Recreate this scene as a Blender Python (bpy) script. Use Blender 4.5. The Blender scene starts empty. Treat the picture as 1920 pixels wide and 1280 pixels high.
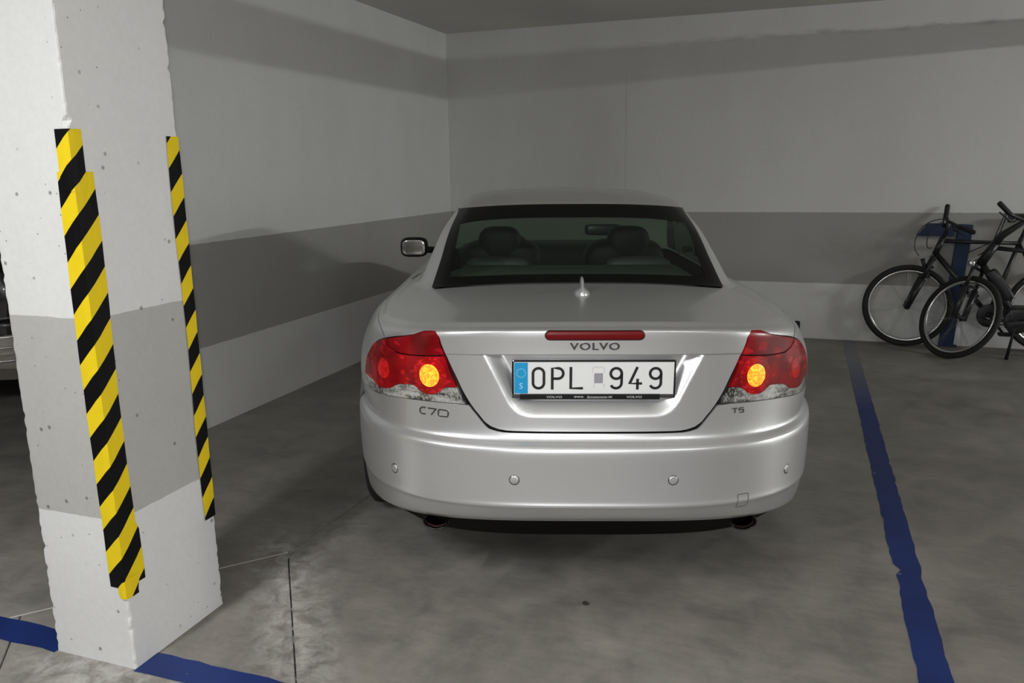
import bpy, bmesh, math, random
import numpy as np
from mathutils import Vector, Matrix
random.seed(7)
rng = np.random.default_rng(7)
sc = bpy.context.scene
COL = sc.collection

# ---------------------------------------------------------------- camera
CAM_H = 1.48
PITCH, ROLL, YAW, FPX = .2106, -.0151, .3442, 1505.2
fw = Vector((-math.sin(YAW) * math.cos(PITCH), math.cos(YAW) * math.cos(PITCH), -math.sin(PITCH)))
rt = Vector((math.cos(YAW), math.sin(YAW), 0)); up = rt.cross(fw)
r2 = math.cos(ROLL) * rt + math.sin(ROLL) * up; u2 = -math.sin(ROLL) * rt + math.cos(ROLL) * up
cd = bpy.data.cameras.new('camera'); cam = bpy.data.objects.new('camera', cd); COL.objects.link(cam)
M = Matrix((r2, u2, -fw)).transposed().to_4x4(); M.translation = Vector((0, 0, CAM_H)); cam.matrix_world = M
cd.sensor_width = 36; cd.lens = 36 * FPX / 1920; cd.clip_start = .05; cd.clip_end = 100
sc.camera = cam

# ---------------------------------------------------------------- exposure, world, lamps
vs = sc.view_settings
vs.view_transform = 'Standard'; vs.look = 'None'; vs.gamma = 1; vs.use_curve_mapping = False
vs.exposure = 0.07
w = bpy.data.worlds.new('world'); sc.world = w; w.use_nodes = True
w.node_tree.nodes['Background'].inputs[0].default_value = (.5, .52, .5, 1)
w.node_tree.nodes['Background'].inputs[1].default_value = .02
def area_light(name, loc, size, power, rot=(0, 0, 0), col=(1, .98, .95), spread=None):
    l = bpy.data.lights.new(name, 'AREA'); l.shape = 'RECTANGLE'; l.size, l.size_y = size
    l.energy = power; l.color = col
    if spread: l.spread = spread
    o = bpy.data.objects.new(name, l); o.location = loc; o.rotation_euler = rot; COL.objects.link(o); return o
LAMPS = [  # ceiling tubes: x, y, z, power, length along y
    (-2.0, -.20, 2.60, 67, 1.2),
    (7.2, 4.50, 2.59, 25, 1.2),
    (2.2, -.20, 2.60, 28, 1.2),  # fill lamp, added to brighten the pillar's right face and the car's rear
]
BARE_TUBE = 300      # share of the second lamp that leaves sideways, as from a bare tube
for i, (x, y, z, pw, ln) in enumerate(LAMPS):
    area_light('tube_light', (x, y, z - .012), (.16, ln), pw, (0, 0, 0), (.965, .985, 1))
for k in range(4):   # the bare tube of the far right batten, in four lengths
    pl_ = bpy.data.lights.new('bare_tube_light', 'POINT'); pl_.energy = BARE_TUBE / 4; pl_.shadow_soft_size = .013; pl_.color = (.965, .985, 1)
    po_ = bpy.data.objects.new('bare_tube_light', pl_); po_.location = (LAMPS[1][0], LAMPS[1][1] + (k - 1.5) * .3, 2.585); COL.objects.link(po_)
# the phone's own lamp that took the picture
fl = bpy.data.lights.new('phone_flash', 'POINT'); fl.energy = 76; fl.shadow_soft_size = .012; fl.color = (.985, .99, 1)
fo = bpy.data.objects.new('phone_flash', fl); fo.location = (.012, -.03, 1.50); COL.objects.link(fo)

# ---------------------------------------------------------------- materials
def mat(name, col=(.5, .5, .5), rough=.5, metal=0.0, coat=0.0, coat_rough=.03, spec=.5, emit=None, estr=0):
    m = bpy.data.materials.new(name); m.use_nodes = True
    b = m.node_tree.nodes['Principled BSDF']
    b.inputs['Base Color'].default_value = (*col, 1); b.inputs['Roughness'].default_value = rough
    b.inputs['Metallic'].default_value = metal; b.inputs['Coat Weight'].default_value = coat
    b.inputs['Coat Roughness'].default_value = coat_rough; b.inputs['Specular IOR Level'].default_value = spec
    if emit:
        b.inputs['Emission Color'].default_value = (*emit, 1); b.inputs['Emission Strength'].default_value = estr
    return m
class NT:
    def __init__(s, m): s.t = m.node_tree; s.b = s.t.nodes['Principled BSDF']
    def n(s, typ, **kw):
        nd = s.t.nodes.new(typ)
        for k, v in kw.items():
            if k in ('operation', 'blend_type', 'data_type', 'feature', 'wave_type', 'bands_direction', 'distance', 'noise_dimensions', 'use_clamp', 'interpolation_type'): setattr(nd, k, v)
        return nd
    def l(s, a, b): s.t.links.new(a, b)
    def coord(s, kind='Object', scale=None):
        c = s.n('ShaderNodeTexCoord').outputs[kind]
        if scale is None: return c
        mp = s.n('ShaderNodeMapping'); mp.inputs['Scale'].default_value = scale; s.l(c, mp.inputs['Vector']); return mp.outputs[0]
    def noise(s, vec, scale, detail=4, rough=.55, out='Fac', dist=0):
        nd = s.n('ShaderNodeTexNoise'); nd.inputs['Scale'].default_value = scale; nd.inputs['Detail'].default_value = detail
        nd.inputs['Roughness'].default_value = rough; nd.inputs['Distortion'].default_value = dist; s.l(vec, nd.inputs['Vector']); return nd.outputs[out]
    def voro(s, vec, scale, feature='F1', out='Distance', rand=1):
        nd = s.n('ShaderNodeTexVoronoi', feature=feature); nd.inputs['Scale'].default_value = scale; nd.inputs['Randomness'].default_value = rand
        s.l(vec, nd.inputs['Vector']); return nd.outputs[out]
    def ramp(s, fac, stops):
        nd = s.n('ShaderNodeValToRGB'); e = nd.color_ramp.elements
        while len(e) < len(stops): e.new(.5)
        for k, (p, c) in enumerate(stops):
            e[k].position = p; e[k].color = (*c, 1) if len(c) == 3 else c
        s.l(fac, nd.inputs[0]); return nd.outputs[0]
    def math(s, op, a, b=None, c=None):
        nd = s.n('ShaderNodeMath', operation=op)
        for i, v in enumerate((a, b, c)):
            if v is None: continue
            if isinstance(v, (int, float)): nd.inputs[i].default_value = v
            else: s.l(v, nd.inputs[i])
        return nd.outputs[0]
    def mr(s, v, a, b, c=0, d=1, smooth=False):
        nd = s.n('ShaderNodeMapRange'); nd.interpolation_type = 'SMOOTHSTEP' if smooth else 'LINEAR'
        s.l(v, nd.inputs[0])
        for i, x in enumerate((a, b, c, d)): nd.inputs[i + 1].default_value = x
        return nd.outputs[0]
    def mix(s, fac, a, b, blend='MIX'):
        nd = s.n('ShaderNodeMix', data_type='RGBA', blend_type=blend)
        for sock, v in ((nd.inputs[0], fac), (nd.inputs[6], a), (nd.inputs[7], b)):
            if isinstance(v, (int, float)): sock.default_value = v
            elif isinstance(v, tuple): sock.default_value = (*v, 1)
            else: s.l(v, sock)
        return nd.outputs[2]
    def sep(s, v):
        nd = s.n('ShaderNodeSeparateXYZ'); s.l(v, nd.inputs[0]); return nd.outputs
    def bump(s, h, strength=.2, dist=.01, to='Normal'):
        nd = s.n('ShaderNodeBump'); nd.inputs['Strength'].default_value = strength; nd.inputs['Distance'].default_value = dist
        s.l(h, nd.inputs['Height']); s.l(nd.outputs[0], s.b.inputs[to]); return nd

Z_BAND1, Z_BAND0, Z_CEIL = 1.090, .4873, 2.742
WHITE, GREY = (.78, .78, .77), (.43, .425, .40)
def wall_material(name, white=WHITE, grey=GREY, pits=.5, seam=None, marks=0.0):
    """painted concrete with a grey band; pits, faint board marks"""
    m = mat(name, white, .72, spec=.25); q = NT(m); v = q.coord('Object'); x, y, z = q.sep(v)
    wob = q.math('MULTIPLY', q.math('SUBTRACT', q.noise(v, 18, 3), .5), .008)
    zz = q.math('ADD', z, wob)
    band = q.math('MULTIPLY', q.math('GREATER_THAN', zz, Z_BAND0), q.math('LESS_THAN', zz, Z_BAND1))
    c = q.mix(band, white, grey)
    blot = q.noise(q.coord('Object', (1, 1, .45)), 1.3, 5, .6)
    c = q.mix(1.0, c, q.ramp(blot, [(.3, (.90, .895, .88)), (.7, (1.0, 1.0, 1.0))]), 'MULTIPLY')
    fine = q.noise(v, 60, 3)
    c = q.mix(1.0, c, q.ramp(fine, [(.3, (.95, .95, .95)), (.7, (1, 1, 1))]), 'MULTIPLY')
    # pits in the cast face
    d = q.voro(v, 13.0); keep = q.math('GREATER_THAN', q.noise(v, 5.0, 2), 1 - pits * .62)
    pit = q.math('MULTIPLY', q.mr(d, .045, .105, 1, 0), keep)
    d2 = q.voro(v, 26.0); pit2 = q.math('MULTIPLY', q.math('LESS_THAN', d2, .065), q.math('GREATER_THAN', q.noise(v, 3.1, 2), .5))
    pp = q.math('MAXIMUM', pit, q.math('MULTIPLY', pit2, pits))
    c = q.mix(q.math('MULTIPLY', pp, .7), c, (.10, .095, .09))
    if seam:   # stained construction joint along the top of the wall
        zs = q.math('ADD', z, q.math('MULTIPLY', q.math('SUBTRACT', q.noise(v, 4, 4), .5), .05))
        ln = q.math('MULTIPLY', q.mr(q.math('ABSOLUTE', q.math('SUBTRACT', zs, seam)), .004, .030, 1, 0), q.mr(q.noise(q.coord('Object', (1.2, 1, 3)), 5, 4), .42, .62))
        ln = q.math('MULTIPLY', ln, q.mr(x, -2.2, .2, .06, 1))
        c = q.mix(q.math('MULTIPLY', ln, .42), c, (.22, .21, .195))
        up_ = q.mr(zs, seam - .01, seam + .01)
        c = q.mix(q.math('MULTIPLY', up_, .16), c, (.93, .93, .93))
        vx = q.math('ABSOLUTE', q.math('SUBTRACT', x, -1.52)); vl = q.math('MULTIPLY', q.math('LESS_THAN', vx, .008), q.math('LESS_THAN', z, 2.3))
        c = q.mix(q.math('MULTIPLY', vl, .12), c, (.2, .2, .2))
    q.l(c, q.b.inputs['Base Color'])
    h = q.math('SUBTRACT', q.math('MULTIPLY', q.noise(v, 45, 5), .25), pp)
    q.bump(h, .35, .006)
    return m
M_wall_back = wall_material('back_wall_paint', pits=.42, seam=2.535)
M_wall = wall_material('smooth_wall_paint', pits=.12)
M_pillar = wall_material('pillar_paint', (.76, .755, .745), (.485, .478, .455), pits=1.0)
M_ceil = mat('ceiling_paint', (.74, .735, .70), .85, spec=.2)
q = NT(M_ceil); v = q.coord('Object'); q.l(q.mix(1.0, (.74, .735, .70), q.ramp(q.noise(v, 1.2, 5), [(.3, (.9, .9, .9)), (.7, (1.04, 1.03, 1.0))]), 'MULTIPLY'), q.b.inputs['Base Color'])
# floor
M_floor = mat('floor_concrete', (.27, .25, .225), .55, spec=.35); q = NT(M_floor); v = q.coord('Object'); x, y, z = q.sep(v)
n1 = q.noise(v, .9, 6, .6, dist=.3); n2 = q.noise(v, 5.0, 6, .65, dist=.4); n3 = q.noise(q.coord('Object', (1, 4, 1)), 9, 5, .6); n4 = q.noise(v, 55, 3)
c = q.ramp(n1, [(.30, (.165, .153, .137)), (.50, (.235, .220, .196)), (.72, (.305, .290, .262))])
c = q.mix(.8, c, q.ramp(n2, [(.30, (.62, .62, .63)), (.5, (.95, .95, .94)), (.72, (1.22, 1.2, 1.16))]), 'MULTIPLY')
c = q.mix(.45, c, q.ramp(n3, [(.3, (.8, .8, .8)), (.7, (1.15, 1.14, 1.12))]), 'MULTIPLY')
c = q.mix(.3, c, q.ramp(n4, [(.3, (.85, .85, .85)), (.7, (1.1, 1.1, 1.1))]), 'MULTIPLY')
# dusty strip of scattered white paint along the joints and round the pillar foot
dj = q.math('ABSOLUTE', q.math('SUBTRACT', x, q.math('ADD', q.math('MULTIPLY', q.math('SUBTRACT', 2.483, y), .735), -1.854)))
m1 = q.math('MULTIPLY', q.mr(dj, .02, .24, 1, 0), q.math('MULTIPLY', q.mr(y, 1.45, 1.9), q.mr(y, 2.45, 2.75, 1, 0)))
dx_ = q.math('ABSOLUTE', q.math('SUBTRACT', x, -1.80)); m2 = q.math('MULTIPLY', q.mr(dx_, .02, .16, 1, 0), q.math('MULTIPLY', q.math('GREATER_THAN', y, 2.2), q.mr(y, 3.2, 4.2, .8, 0)))
dpx = q.math('ABSOLUTE', q.math('SUBTRACT', x, -1.95)); m3 = q.math('MULTIPLY', q.mr(dpx, .12, .42, 1, 0), q.mr(q.math('ABSOLUTE', q.math('SUBTRACT', y, 1.62)), .02, .16, 1, 0))
dust = q.math('MULTIPLY', q.math('MAXIMUM', q.math('MAXIMUM', m1, q.math('MULTIPLY', m2, .55)), m3), q.mr(q.noise(v, 14, 6, .7, dist=.6), .40, .72))
c = q.mix(q.math('MULTIPLY', dust, .78), c, (.62, .60, .56))
q.l(c, q.b.inputs['Base Color'])
q.l(q.mr(n2, .3, .7, .42, .62), q.b.inputs['Roughness'])
q.bump(q.math('ADD', q.math('MULTIPLY', n2, .6), q.math('MULTIPLY', n4, .3)), .22, .006)
M_joint = mat('joint_filler', (.045, .042, .038), .9)
q = NT(M_joint); v = q.coord('Object')
q.l(q.ramp(q.noise(v, 22, 3), [(.40, (.035, .03, .027)), (.56, (.10, .09, .08)), (.63, (.6, .58, .54))]), q.b.inputs['Base Color'])
# blue line paint, worn away where the noise says so
M_blue = mat('blue_line_paint', (.012, .045, .22), .5, spec=.4); q = NT(M_blue); v = q.coord('Object'); x, y, z = q.sep(v)
bl = q.ramp(q.noise(v, 3.5, 5), [(.3, (.0065, .019, .105)), (.7, (.011, .032, .165))])
wear = q.math('GREATER_THAN', q.noise(v, 16, 4, .6), .715)
far = q.mr(y, 5.2, 6.6, 0, .8)
bl = q.mix(q.math('MAXIMUM', q.math('MULTIPLY', wear, .85), far), bl, (.20, .20, .20))
q.l(bl, q.b.inputs['Base Color'])
# hazard tape: stripes run on the unrolled strip (UV = metres across, metres up)
M_tape = mat('hazard_tape', (.8, .6, .02), .5, spec=.15); q = NT(M_tape); u_, v_, _ = q.sep(q.coord('UV'))
ph = q.math('FRACT', q.math('DIVIDE', q.math('SUBTRACT', v_, q.math('MULTIPLY', u_, 1.04)), .1445))
st = q.math('GREATER_THAN', ph, .505)
q.l(q.mix(st, (.82, .60, .015), (.0045, .0045, .005)), q.b.inputs['Base Color'])
q.bump(q.noise(q.coord('Object'), 30, 3), .25, .004)

M_silver = mat('silver_paint', (.77, .77, .775), .36, .78, coat=.5, coat_rough=.05)
q = NT(M_silver); q.l(q.mr(q.noise(q.coord('Object'), 900, 2), .3, .7, .33, .40), q.b.inputs['Roughness'])
M_gap = mat('panel_gap_black', (.008, .008, .008), .7)
M_black = mat('black_plastic', (.008, .008, .008), .5, spec=.3)
M_apron = mat('apron_plastic', (.0035, .0035, .0035), .6, spec=.1)
M_frit = mat('glass_black_border', (.004, .004, .004), .22, spec=.18)
M_rubber = mat('tyre_rubber', (.013, .013, .013), .75)
M_chrome = mat('chrome', (.75, .75, .75), .12, 1.0)
M_badge = mat('badge_chrome', (.20, .20, .205), .25, 1.0)
M_alloy = mat('alloy', (.5, .5, .5), .35, 1.0)
M_pipe = mat('exhaust_tip', (.05, .042, .04), .3, 1.0)
M_sootred = mat('exhaust_inside', (.05, .018, .014), .8)
def glass(name, tint, refl=.05):
    m = bpy.data.materials.new(name); m.use_nodes = True; t = m.node_tree; t.nodes.clear()
    o = t.nodes.new('ShaderNodeOutputMaterial'); mx = t.nodes.new('ShaderNodeMixShader'); tr = t.nodes.new('ShaderNodeBsdfTransparent')
    g = t.nodes.new('ShaderNodeBsdfGlossy'); lw = t.nodes.new('ShaderNodeLayerWeight'); lw.inputs['Blend'].default_value = .5
    pw = t.nodes.new('ShaderNodeMath'); pw.operation = 'POWER'; pw.inputs[1].default_value = 4.5
    ma = t.nodes.new('ShaderNodeMath'); ma.operation = 'MULTIPLY_ADD'; ma.inputs[1].default_value = .7; ma.inputs[2].default_value = refl
    tr.inputs[0].default_value = (*tint, 1); g.inputs['Roughness'].default_value = .02; g.inputs['Color'].default_value = (.9, .95, .92, 1)
    t.links.new(lw.outputs['Facing'], pw.inputs[0]); t.links.new(pw.outputs[0], ma.inputs[0]); t.links.new(ma.outputs[0], mx.inputs[0])
    t.links.new(tr.outputs[0], mx.inputs[1]); t.links.new(g.outputs[0], mx.inputs[2]); t.links.new(mx.outputs[0], o.inputs[0])
    return m
M_glass = glass('tinted_green_glass', (.64, .76, .68))
M_glass_side = glass('tinted_side_glass', (.30, .35, .32))
def lens_red(name, base, facet=60, bright=.6):
    m = mat(name, base, .25, coat=.30, coat_rough=.03, spec=.25); q = NT(m); v = q.coord('Object')
    col = q.voro(q.coord('Object', (1, .4, 1.6)), facet, out='Color'); r_, g_, b_ = q.sep(col)
    c = q.mix(q.math('MULTIPLY', q.math('GREATER_THAN', r_, 1 - bright * .5), .55), base, (min(1, base[0] * 2.4), base[1] * 2 + .01, base[2] * 2 + .01))
    wv = q.noise(v, 9, 2); c = q.mix(1.0, c, q.ramp(wv, [(.35, (.55, .5, .5)), (.65, (1.25, 1.2, 1.2))]), 'MULTIPLY')
    q.l(c, q.b.inputs['Base Color']); return m
M_red = lens_red('red_lens', (.33, .004, .008), 55, .25)
M_red_dark = lens_red('dark_red_lens', (.24, .003, .007), 30, .2)
M_red_bright = lens_red('bright_red_reflector', (.75, .012, .012), 110, .8)
M_red_glow = lens_red('red_glow_ring', (.48, .006, .009), 90, .5)
M_red_bar = mat('brake_light_red', (.17, .003, .006), .35, coat=.15, spec=.2)
M_clear = mat('clear_lens', (.42, .41, .39), .15, .35, coat=.9); q = NT(M_clear); v = q.coord('Object')
col = q.voro(q.coord('Object', (1, .3, .6)), 240, out='Color'); r_, g_, b_ = q.sep(col); wv = q.noise(q.coord('Object', (.6, .6, 3.0)), 14, 3)
q.l(q.mix(q.math('MULTIPLY', q.math('GREATER_THAN', r_, .70), .40), q.ramp(wv, [(.40, (.07, .065, .058)), (.5, (.30, .29, .27)), (.60, (.62, .61, .59))]), (.9, .89, .86)), q.b.inputs['Base Color'])
M_amber = mat('amber_reflector_glow', (.9, .38, .03), .3, coat=.5, emit=(1, .50, .03), estr=.75); q = NT(M_amber); v = q.coord('Object')  # emission stands in for flash thrown back by the reflector
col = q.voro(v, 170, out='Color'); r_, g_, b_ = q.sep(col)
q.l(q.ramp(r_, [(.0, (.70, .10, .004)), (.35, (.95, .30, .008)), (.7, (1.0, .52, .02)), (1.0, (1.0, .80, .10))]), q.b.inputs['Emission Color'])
M_plate = mat('plate_white', (.93, .93, .92), .4, spec=.4)
M_plate_blue = mat('plate_blue', (.012, .36, .70), .4); M_star = mat('plate_star', (.25, .68, .88), .5); M_letter = mat('plate_letter_white', (.55, .85, .95), .5)
M_ink = mat('plate_ink', (.012, .012, .012), .5)
M_sticker = mat('inspection_sticker_grey', (.38, .36, .40), .6); M_sticker_pale = mat('sticker_outline', (.72, .72, .74), .6)
M_print = mat('white_print', (.75, .75, .75), .5)
M_seat_dark = mat('dark_leather', (.016, .015, .015), .5); M_seat_grey = mat('grey_leather', (.10, .105, .11), .5); M_shelf = mat('parcel_shelf_felt', (.11, .13, .105), .85)
M_trim_dark = mat('dark_cabin_trim', (.012, .012, .012), .6); M_cabin_block = mat('bluish_cabin_block', (.02, .03, .045), .3)

# ---------------------------------------------------------------- object helpers
def link(name, me, m=None, parent=None, smooth=False):
    o = bpy.data.objects.new(name, me); COL.objects.link(o)
    if m is not None: me.materials.append(m)
    if parent is not None: o.parent = parent
    if smooth: me.polygons.foreach_set('use_smooth', [True] * len(me.polygons))
    return o
def pydata(name, V, F, m=None, parent=None, smooth=False):
    me = bpy.data.meshes.new(name); me.from_pydata([tuple(map(float, p)) for p in V], [], F); me.update()
    return link(name, me, m, parent, smooth)
def from_bm(name, bm, m=None, parent=None, smooth=False):
    me = bpy.data.meshes.new(name); bm.normal_update(); bm.to_mesh(me); bm.free(); return link(name, me, m, parent, smooth)
def thing(name, label, cat, loc=(0, 0, 0), rot=(0, 0, 0), group=None):
    o = bpy.data.objects.new(name, None); COL.objects.link(o); o.empty_display_size = .1
    o.location = loc; o.rotation_euler = rot; o['label'] = label; o['category'] = cat
    if group: o['group'] = group
    return o
def tag(o, label=None, cat=None, group=None, kind=None):
    if label: o['label'] = label
    if cat: o['category'] = cat
    if group: o['group'] = group
    if kind: o['kind'] = kind
    return o
def bm_box(bm, c, s, rz=0, bevel=0, seg=2, M=None):
    r = bmesh.ops.create_cube(bm, size=1); vs_ = r['verts']
    mt = Matrix.Translation(c) @ Matrix.Rotation(rz, 4, 'Z') @ Matrix.Diagonal((*s, 1))
    if M is not None: mt = Matrix.Translation(c) @ M.to_4x4() @ Matrix.Diagonal((*s, 1))
    bmesh.ops.transform(bm, matrix=mt, verts=vs_)
    if bevel:
        es = list({e for v_ in vs_ for e in v_.link_edges})
        bmesh.ops.bevel(bm, geom=es, offset=bevel, segments=seg, affect='EDGES', profile=.6)
def box(name, c, s, m, parent=None, rz=0, bevel=0, seg=2, M=None, smooth=False):
    bm = bmesh.new(); bm_box(bm, c, s, rz, bevel, seg, M); return from_bm(name, bm, m, parent, smooth)
def sweep(pts, rad, n=10, cap=True, closed=False):
    """tube round a polyline: returns V, F; rad scalar or per point"""
    P = [Vector(p) for p in pts]; k = len(P); rads = rad if hasattr(rad, '__len__') else [rad] * k
    V, F = [], []; ref = None
    for i in range(k):
        a = P[(i - 1) % k] if (closed or i) else P[0]; b = P[(i + 1) % k] if (closed or i < k - 1) else P[-1]
        t = (b - a).normalized()
        if ref is None: ref = t.orthogonal().normalized()
        ref = (ref - t * ref.dot(t)); ref = ref.normalized() if ref.length > 1e-6 else t.orthogonal().normalized()
        bn = t.cross(ref)
        for j in range(n):
            an = 2 * math.pi * j / n; V.append(P[i] + (ref * math.cos(an) + bn * math.sin(an)) * rads[i])
    for i in range(k if closed else k - 1):
        for j in range(n):
            a = i * n + j; b = i * n + (j + 1) % n; i2 = (i + 1) % k; F.append((a, b, i2 * n + (j + 1) % n, i2 * n + j))
    if cap and not closed:
        F.append(tuple(range(n))[::-1]); F.append(tuple((k - 1) * n + j for j in range(n)))
    return V, F
def bez(p0, p1, p2, p3, n=14):
    p0, p1, p2, p3 = map(Vector, (p0, p1, p2, p3)); o = []
    for i in range(n + 1):
        t = i / n; o.append((1-t)**3*p0 + 3*(1-t)**2*t*p1 + 3*(1-t)*t*t*p2 + t**3*p3)
    return o
def tube(name, pts, rad, m, parent=None, n=10):
    V, F = sweep(pts, rad, n); return pydata(name, V, F, m, parent, True)
def merge(parts):
    V, F = [], []
    for v_, f_ in parts:
        o = len(V); V += list(v_); F += [tuple(i + o for i in f) for f in f_]
    return V, F
def lathe(prof, n=40, axis='y'):
    """profile (r, a) revolved round an axis"""
    V, F = [], []; k = len(prof)
    for i in range(n):
        an = 2 * math.pi * i / n; c_, s_ = math.cos(an), math.sin(an)
        for r_, a_ in prof:
            V.append({'y': (r_ * c_, a_, r_ * s_), 'x': (a_, r_ * c_, r_ * s_), 'z': (r_ * c_, r_ * s_, a_)}[axis])
    for i in range(n):
        j = (i + 1) % n
        for q_ in range(k - 1): F.append((i*k+q_, i*k+q_+1, j*k+q_+1, j*k+q_))
    return V, F
def superell(c, s, e=.45, n=20, M=None):
    """rounded block: superellipsoid"""
    V, F = [], []; f = lambda v_, p: math.copysign(abs(v_) ** p, v_)
    for i in range(n + 1):
        a = -math.pi / 2 + math.pi * i / n
        for j in range(2 * n):
            b = math.pi * j / n
            p = Vector((s[0] * f(math.cos(a), e) * f(math.cos(b), e), s[1] * f(math.cos(a), e) * f(math.sin(b), e), s[2] * f(math.sin(a), e)))
            if M is not None: p = M @ p
            V.append(p + Vector(c))
    for i in range(n):
        for j in range(2 * n):
            F.append((i*2*n+j, i*2*n+(j+1) % (2*n), (i+1)*2*n+(j+1) % (2*n), (i+1)*2*n+j))
    return V, F
def text_mesh(s, size=1, extrude=0.0, shear=0.0, spacing=1.0, offset=0.0):
    cu = bpy.data.curves.new('tmp_text', 'FONT'); cu.body = s; cu.size = size; cu.extrude = extrude; cu.shear = shear; cu.space_character = spacing; cu.offset = offset
    cu.align_x = 'CENTER'; cu.align_y = 'CENTER'; cu.resolution_u = 4
    o = bpy.data.objects.new('tmp_text', cu); COL.objects.link(o)
    dg = bpy.context.evaluated_depsgraph_get(); dg.update(); me = o.evaluated_get(dg).to_mesh()
    V = np.array([v_.co[:] for v_ in me.vertices]) if len(me.vertices) else np.zeros((0, 3)); F = [tuple(p.vertices) for p in me.polygons]
    bpy.data.objects.remove(o); bpy.data.curves.remove(cu)
    c_ = (V.min(0) + V.max(0)) / 2; c_[2] = 0; return V - c_, F

# ---------------------------------------------------------------- car surface
def _smooth(a, b, v):
    q = np.clip((v - a) / (b - a), 0, 1)
    return q * q * (3 - 2 * q)
# each ring of the lower body: z centre, z side, z front, y rear, half width, rear corner length, rear exponent, y front
RINGS = np.array([
 (0.235, 0.195, 0.2, 0.13, 0.7791, 0.6088, 3.2, 4.4),
 (0.335, 0.27, 0.23, 0.034, 0.8211, 0.5892, 3.2, 4.47),
 (0.35, 0.284, 0.25, 0.016, 0.8291, 0.5892, 3.2, 4.49),
 (0.388, 0.381, 0.33, -0.006, 0.8411, 0.5892, 3.2, 4.52),
 (0.402, 0.398, 0.38, -0.0125, 0.8451, 0.5892, 3.2, 4.53),
 (0.418, 0.418, 0.43, -0.009, 0.8471, 0.5892, 3.2, 4.54),
 (0.5, 0.505, 0.47, -0.004, 0.8511, 0.5892, 3.2, 4.55),
 (0.57, 0.575, 0.52, -0.003, 0.8511, 0.5892, 3.2, 4.56),
 (0.59, 0.594, 0.54, 0, 0.8491, 0.5892, 3.2, 4.56),
 (0.6, 0.604, 0.55, 0.007, 0.8441, 0.5892, 3.2, 4.56),
 (0.612, 0.618, 0.56, 0.026, 0.8311, 0.5794, 3.2, 4.56),
 (0.622, 0.632, 0.57, 0.033, 0.8291, 0.5696, 3.2, 4.56),
 (0.65, 0.66, 0.58, 0.04, 0.8351, 0.5696, 3.2, 4.56),
 (0.72, 0.725, 0.6, 0.046, 0.8411, 0.5696, 3.2, 4.55),
 (0.81, 0.7964, 0.64, 0.05, 0.8351, 0.5597, 3.2, 4.53),
 (0.9, 0.8608, 0.68, 0.05, 0.8128, 0.5499, 3.2, 4.48),
 (0.958, 0.9042, 0.71, 0.047, 0.7885, 0.5401, 3.2, 4.4),
 (0.973, 0.9196, 0.73, 0.0475, 0.7732, 0.5401, 3.2, 4.36),
 (0.9785, 0.928, 0.74, 0.053, 0.76, 0.5303, 3.2, 4.3),
 (0.983, 0.936, 0.76, 0.08, 0.7467, 0.5106, 3.3, 4.22),
 (0.9930, 0.947, 0.78, 0.115, 0.7334, 0.491, 3.4, 4.1),
 (0.9928, 0.950, 0.8, 0.126, 0.7241, 0.4812, 3.4, 4),
 (0.993, 0.956, 0.84, 0.25, 0.7048, 0.4615, 3.8, 3.8),
 (1.002, 0.966, 0.9, 0.52, 0.69, 0.4124, 4.6, 3.55),
 (1.015, 0.972, 0.96, 0.845, 0.672, 0.3732, 5.5, 3.3),
])
# greenhouse rings, same columns
GREEN = np.array([
 (1.015, 0.972, 0.96, 0.845, 0.672, 0.3732, 5.5, 3.3),
 (1.026, 0.985, 0.975, 0.865, 0.665, 0.38, 5.5, 3.26),
 (1.11, 1.082, 1.06, 1, 0.64, 0.36, 5.2, 3.05),
 (1.21, 1.19, 1.16, 1.16, 0.612, 0.34, 5, 2.8),
 (1.3, 1.275, 1.26, 1.31, 0.572, 0.32, 4.6, 2.55),
 (1.318, 1.292, 1.29, 1.345, 0.562, 0.32, 4.5, 2.48),
 (1.328, 1.304, 1.305, 1.375, 0.552, 0.32, 4.4, 2.44),
 (1.352, 1.33, 1.335, 1.52, 0.522, 0.3, 4, 2.36),
 (1.372, 1.356, 1.36, 1.72, 0.43, 0.24, 3.4, 2.25),
 (1.38, 1.372, 1.376, 1.88, 0.26, 0.12, 3, 2.12),
 (1.381, 1.381, 1.381, 1.99, 0.01, 0.01, 2, 2.01),
])
def _ring_table(row, FLARE=.086):
    zc, zs, zf, y0, W, L, n, yf = row
    ph = np.linspace(0, np.pi / 2, 600) ** 1.0
    ph = (np.linspace(0, 1, 600) ** 2) * np.pi / 2
    def arc(W, L, n, m=2.0):
        x = W * np.sin(ph) ** (2 / n); y = L * (1 - np.cos(ph) ** (2 / m))
        d = np.r_[0, np.cumsum(np.hypot(np.diff(x), np.diff(y)))]
        return x, y, d / d[-1]
    x, y, d = arc(W, L, n)
    Lf = min(L * 1.4, max(.005, (yf - y0 - L) * .45)); xf, yyf, df = arc(W, Lf, 2.8)
    ss = np.linspace(0, 1, 801); X = np.zeros(801); Y = np.zeros(801)
    r = ss <= .4; X[r] = np.interp(ss[r] / .4, d, x); Y[r] = y0 + np.interp(ss[r] / .4, d, y)
    m = (ss > .4) & (ss < .75); X[m] = W; Y[m] = y0 + L + (ss[m] - .4) / .35 * (yf - Lf - y0 - L)
    fq = ss >= .75; q = (1 - ss[fq]) / .25
    X[fq] = np.interp(q, df, xf); Y[fq] = yf - np.interp(q, df, yyf)
    X = X * (1 + FLARE * _smooth(.316, 1.0, Y))
    u = np.clip(np.abs(X) / max(W, 1e-6), 0, 1)
    Z = zc + (zs - zc) * np.where(ss < .4, u ** 3.0, 1.0)
    Z = Z + (zf - zs) * _smooth(.70, .93, ss)
    return np.stack([X, Y, Z], 1)
_TB = np.stack([_ring_table(r_) for r_ in RINGS])
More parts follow.
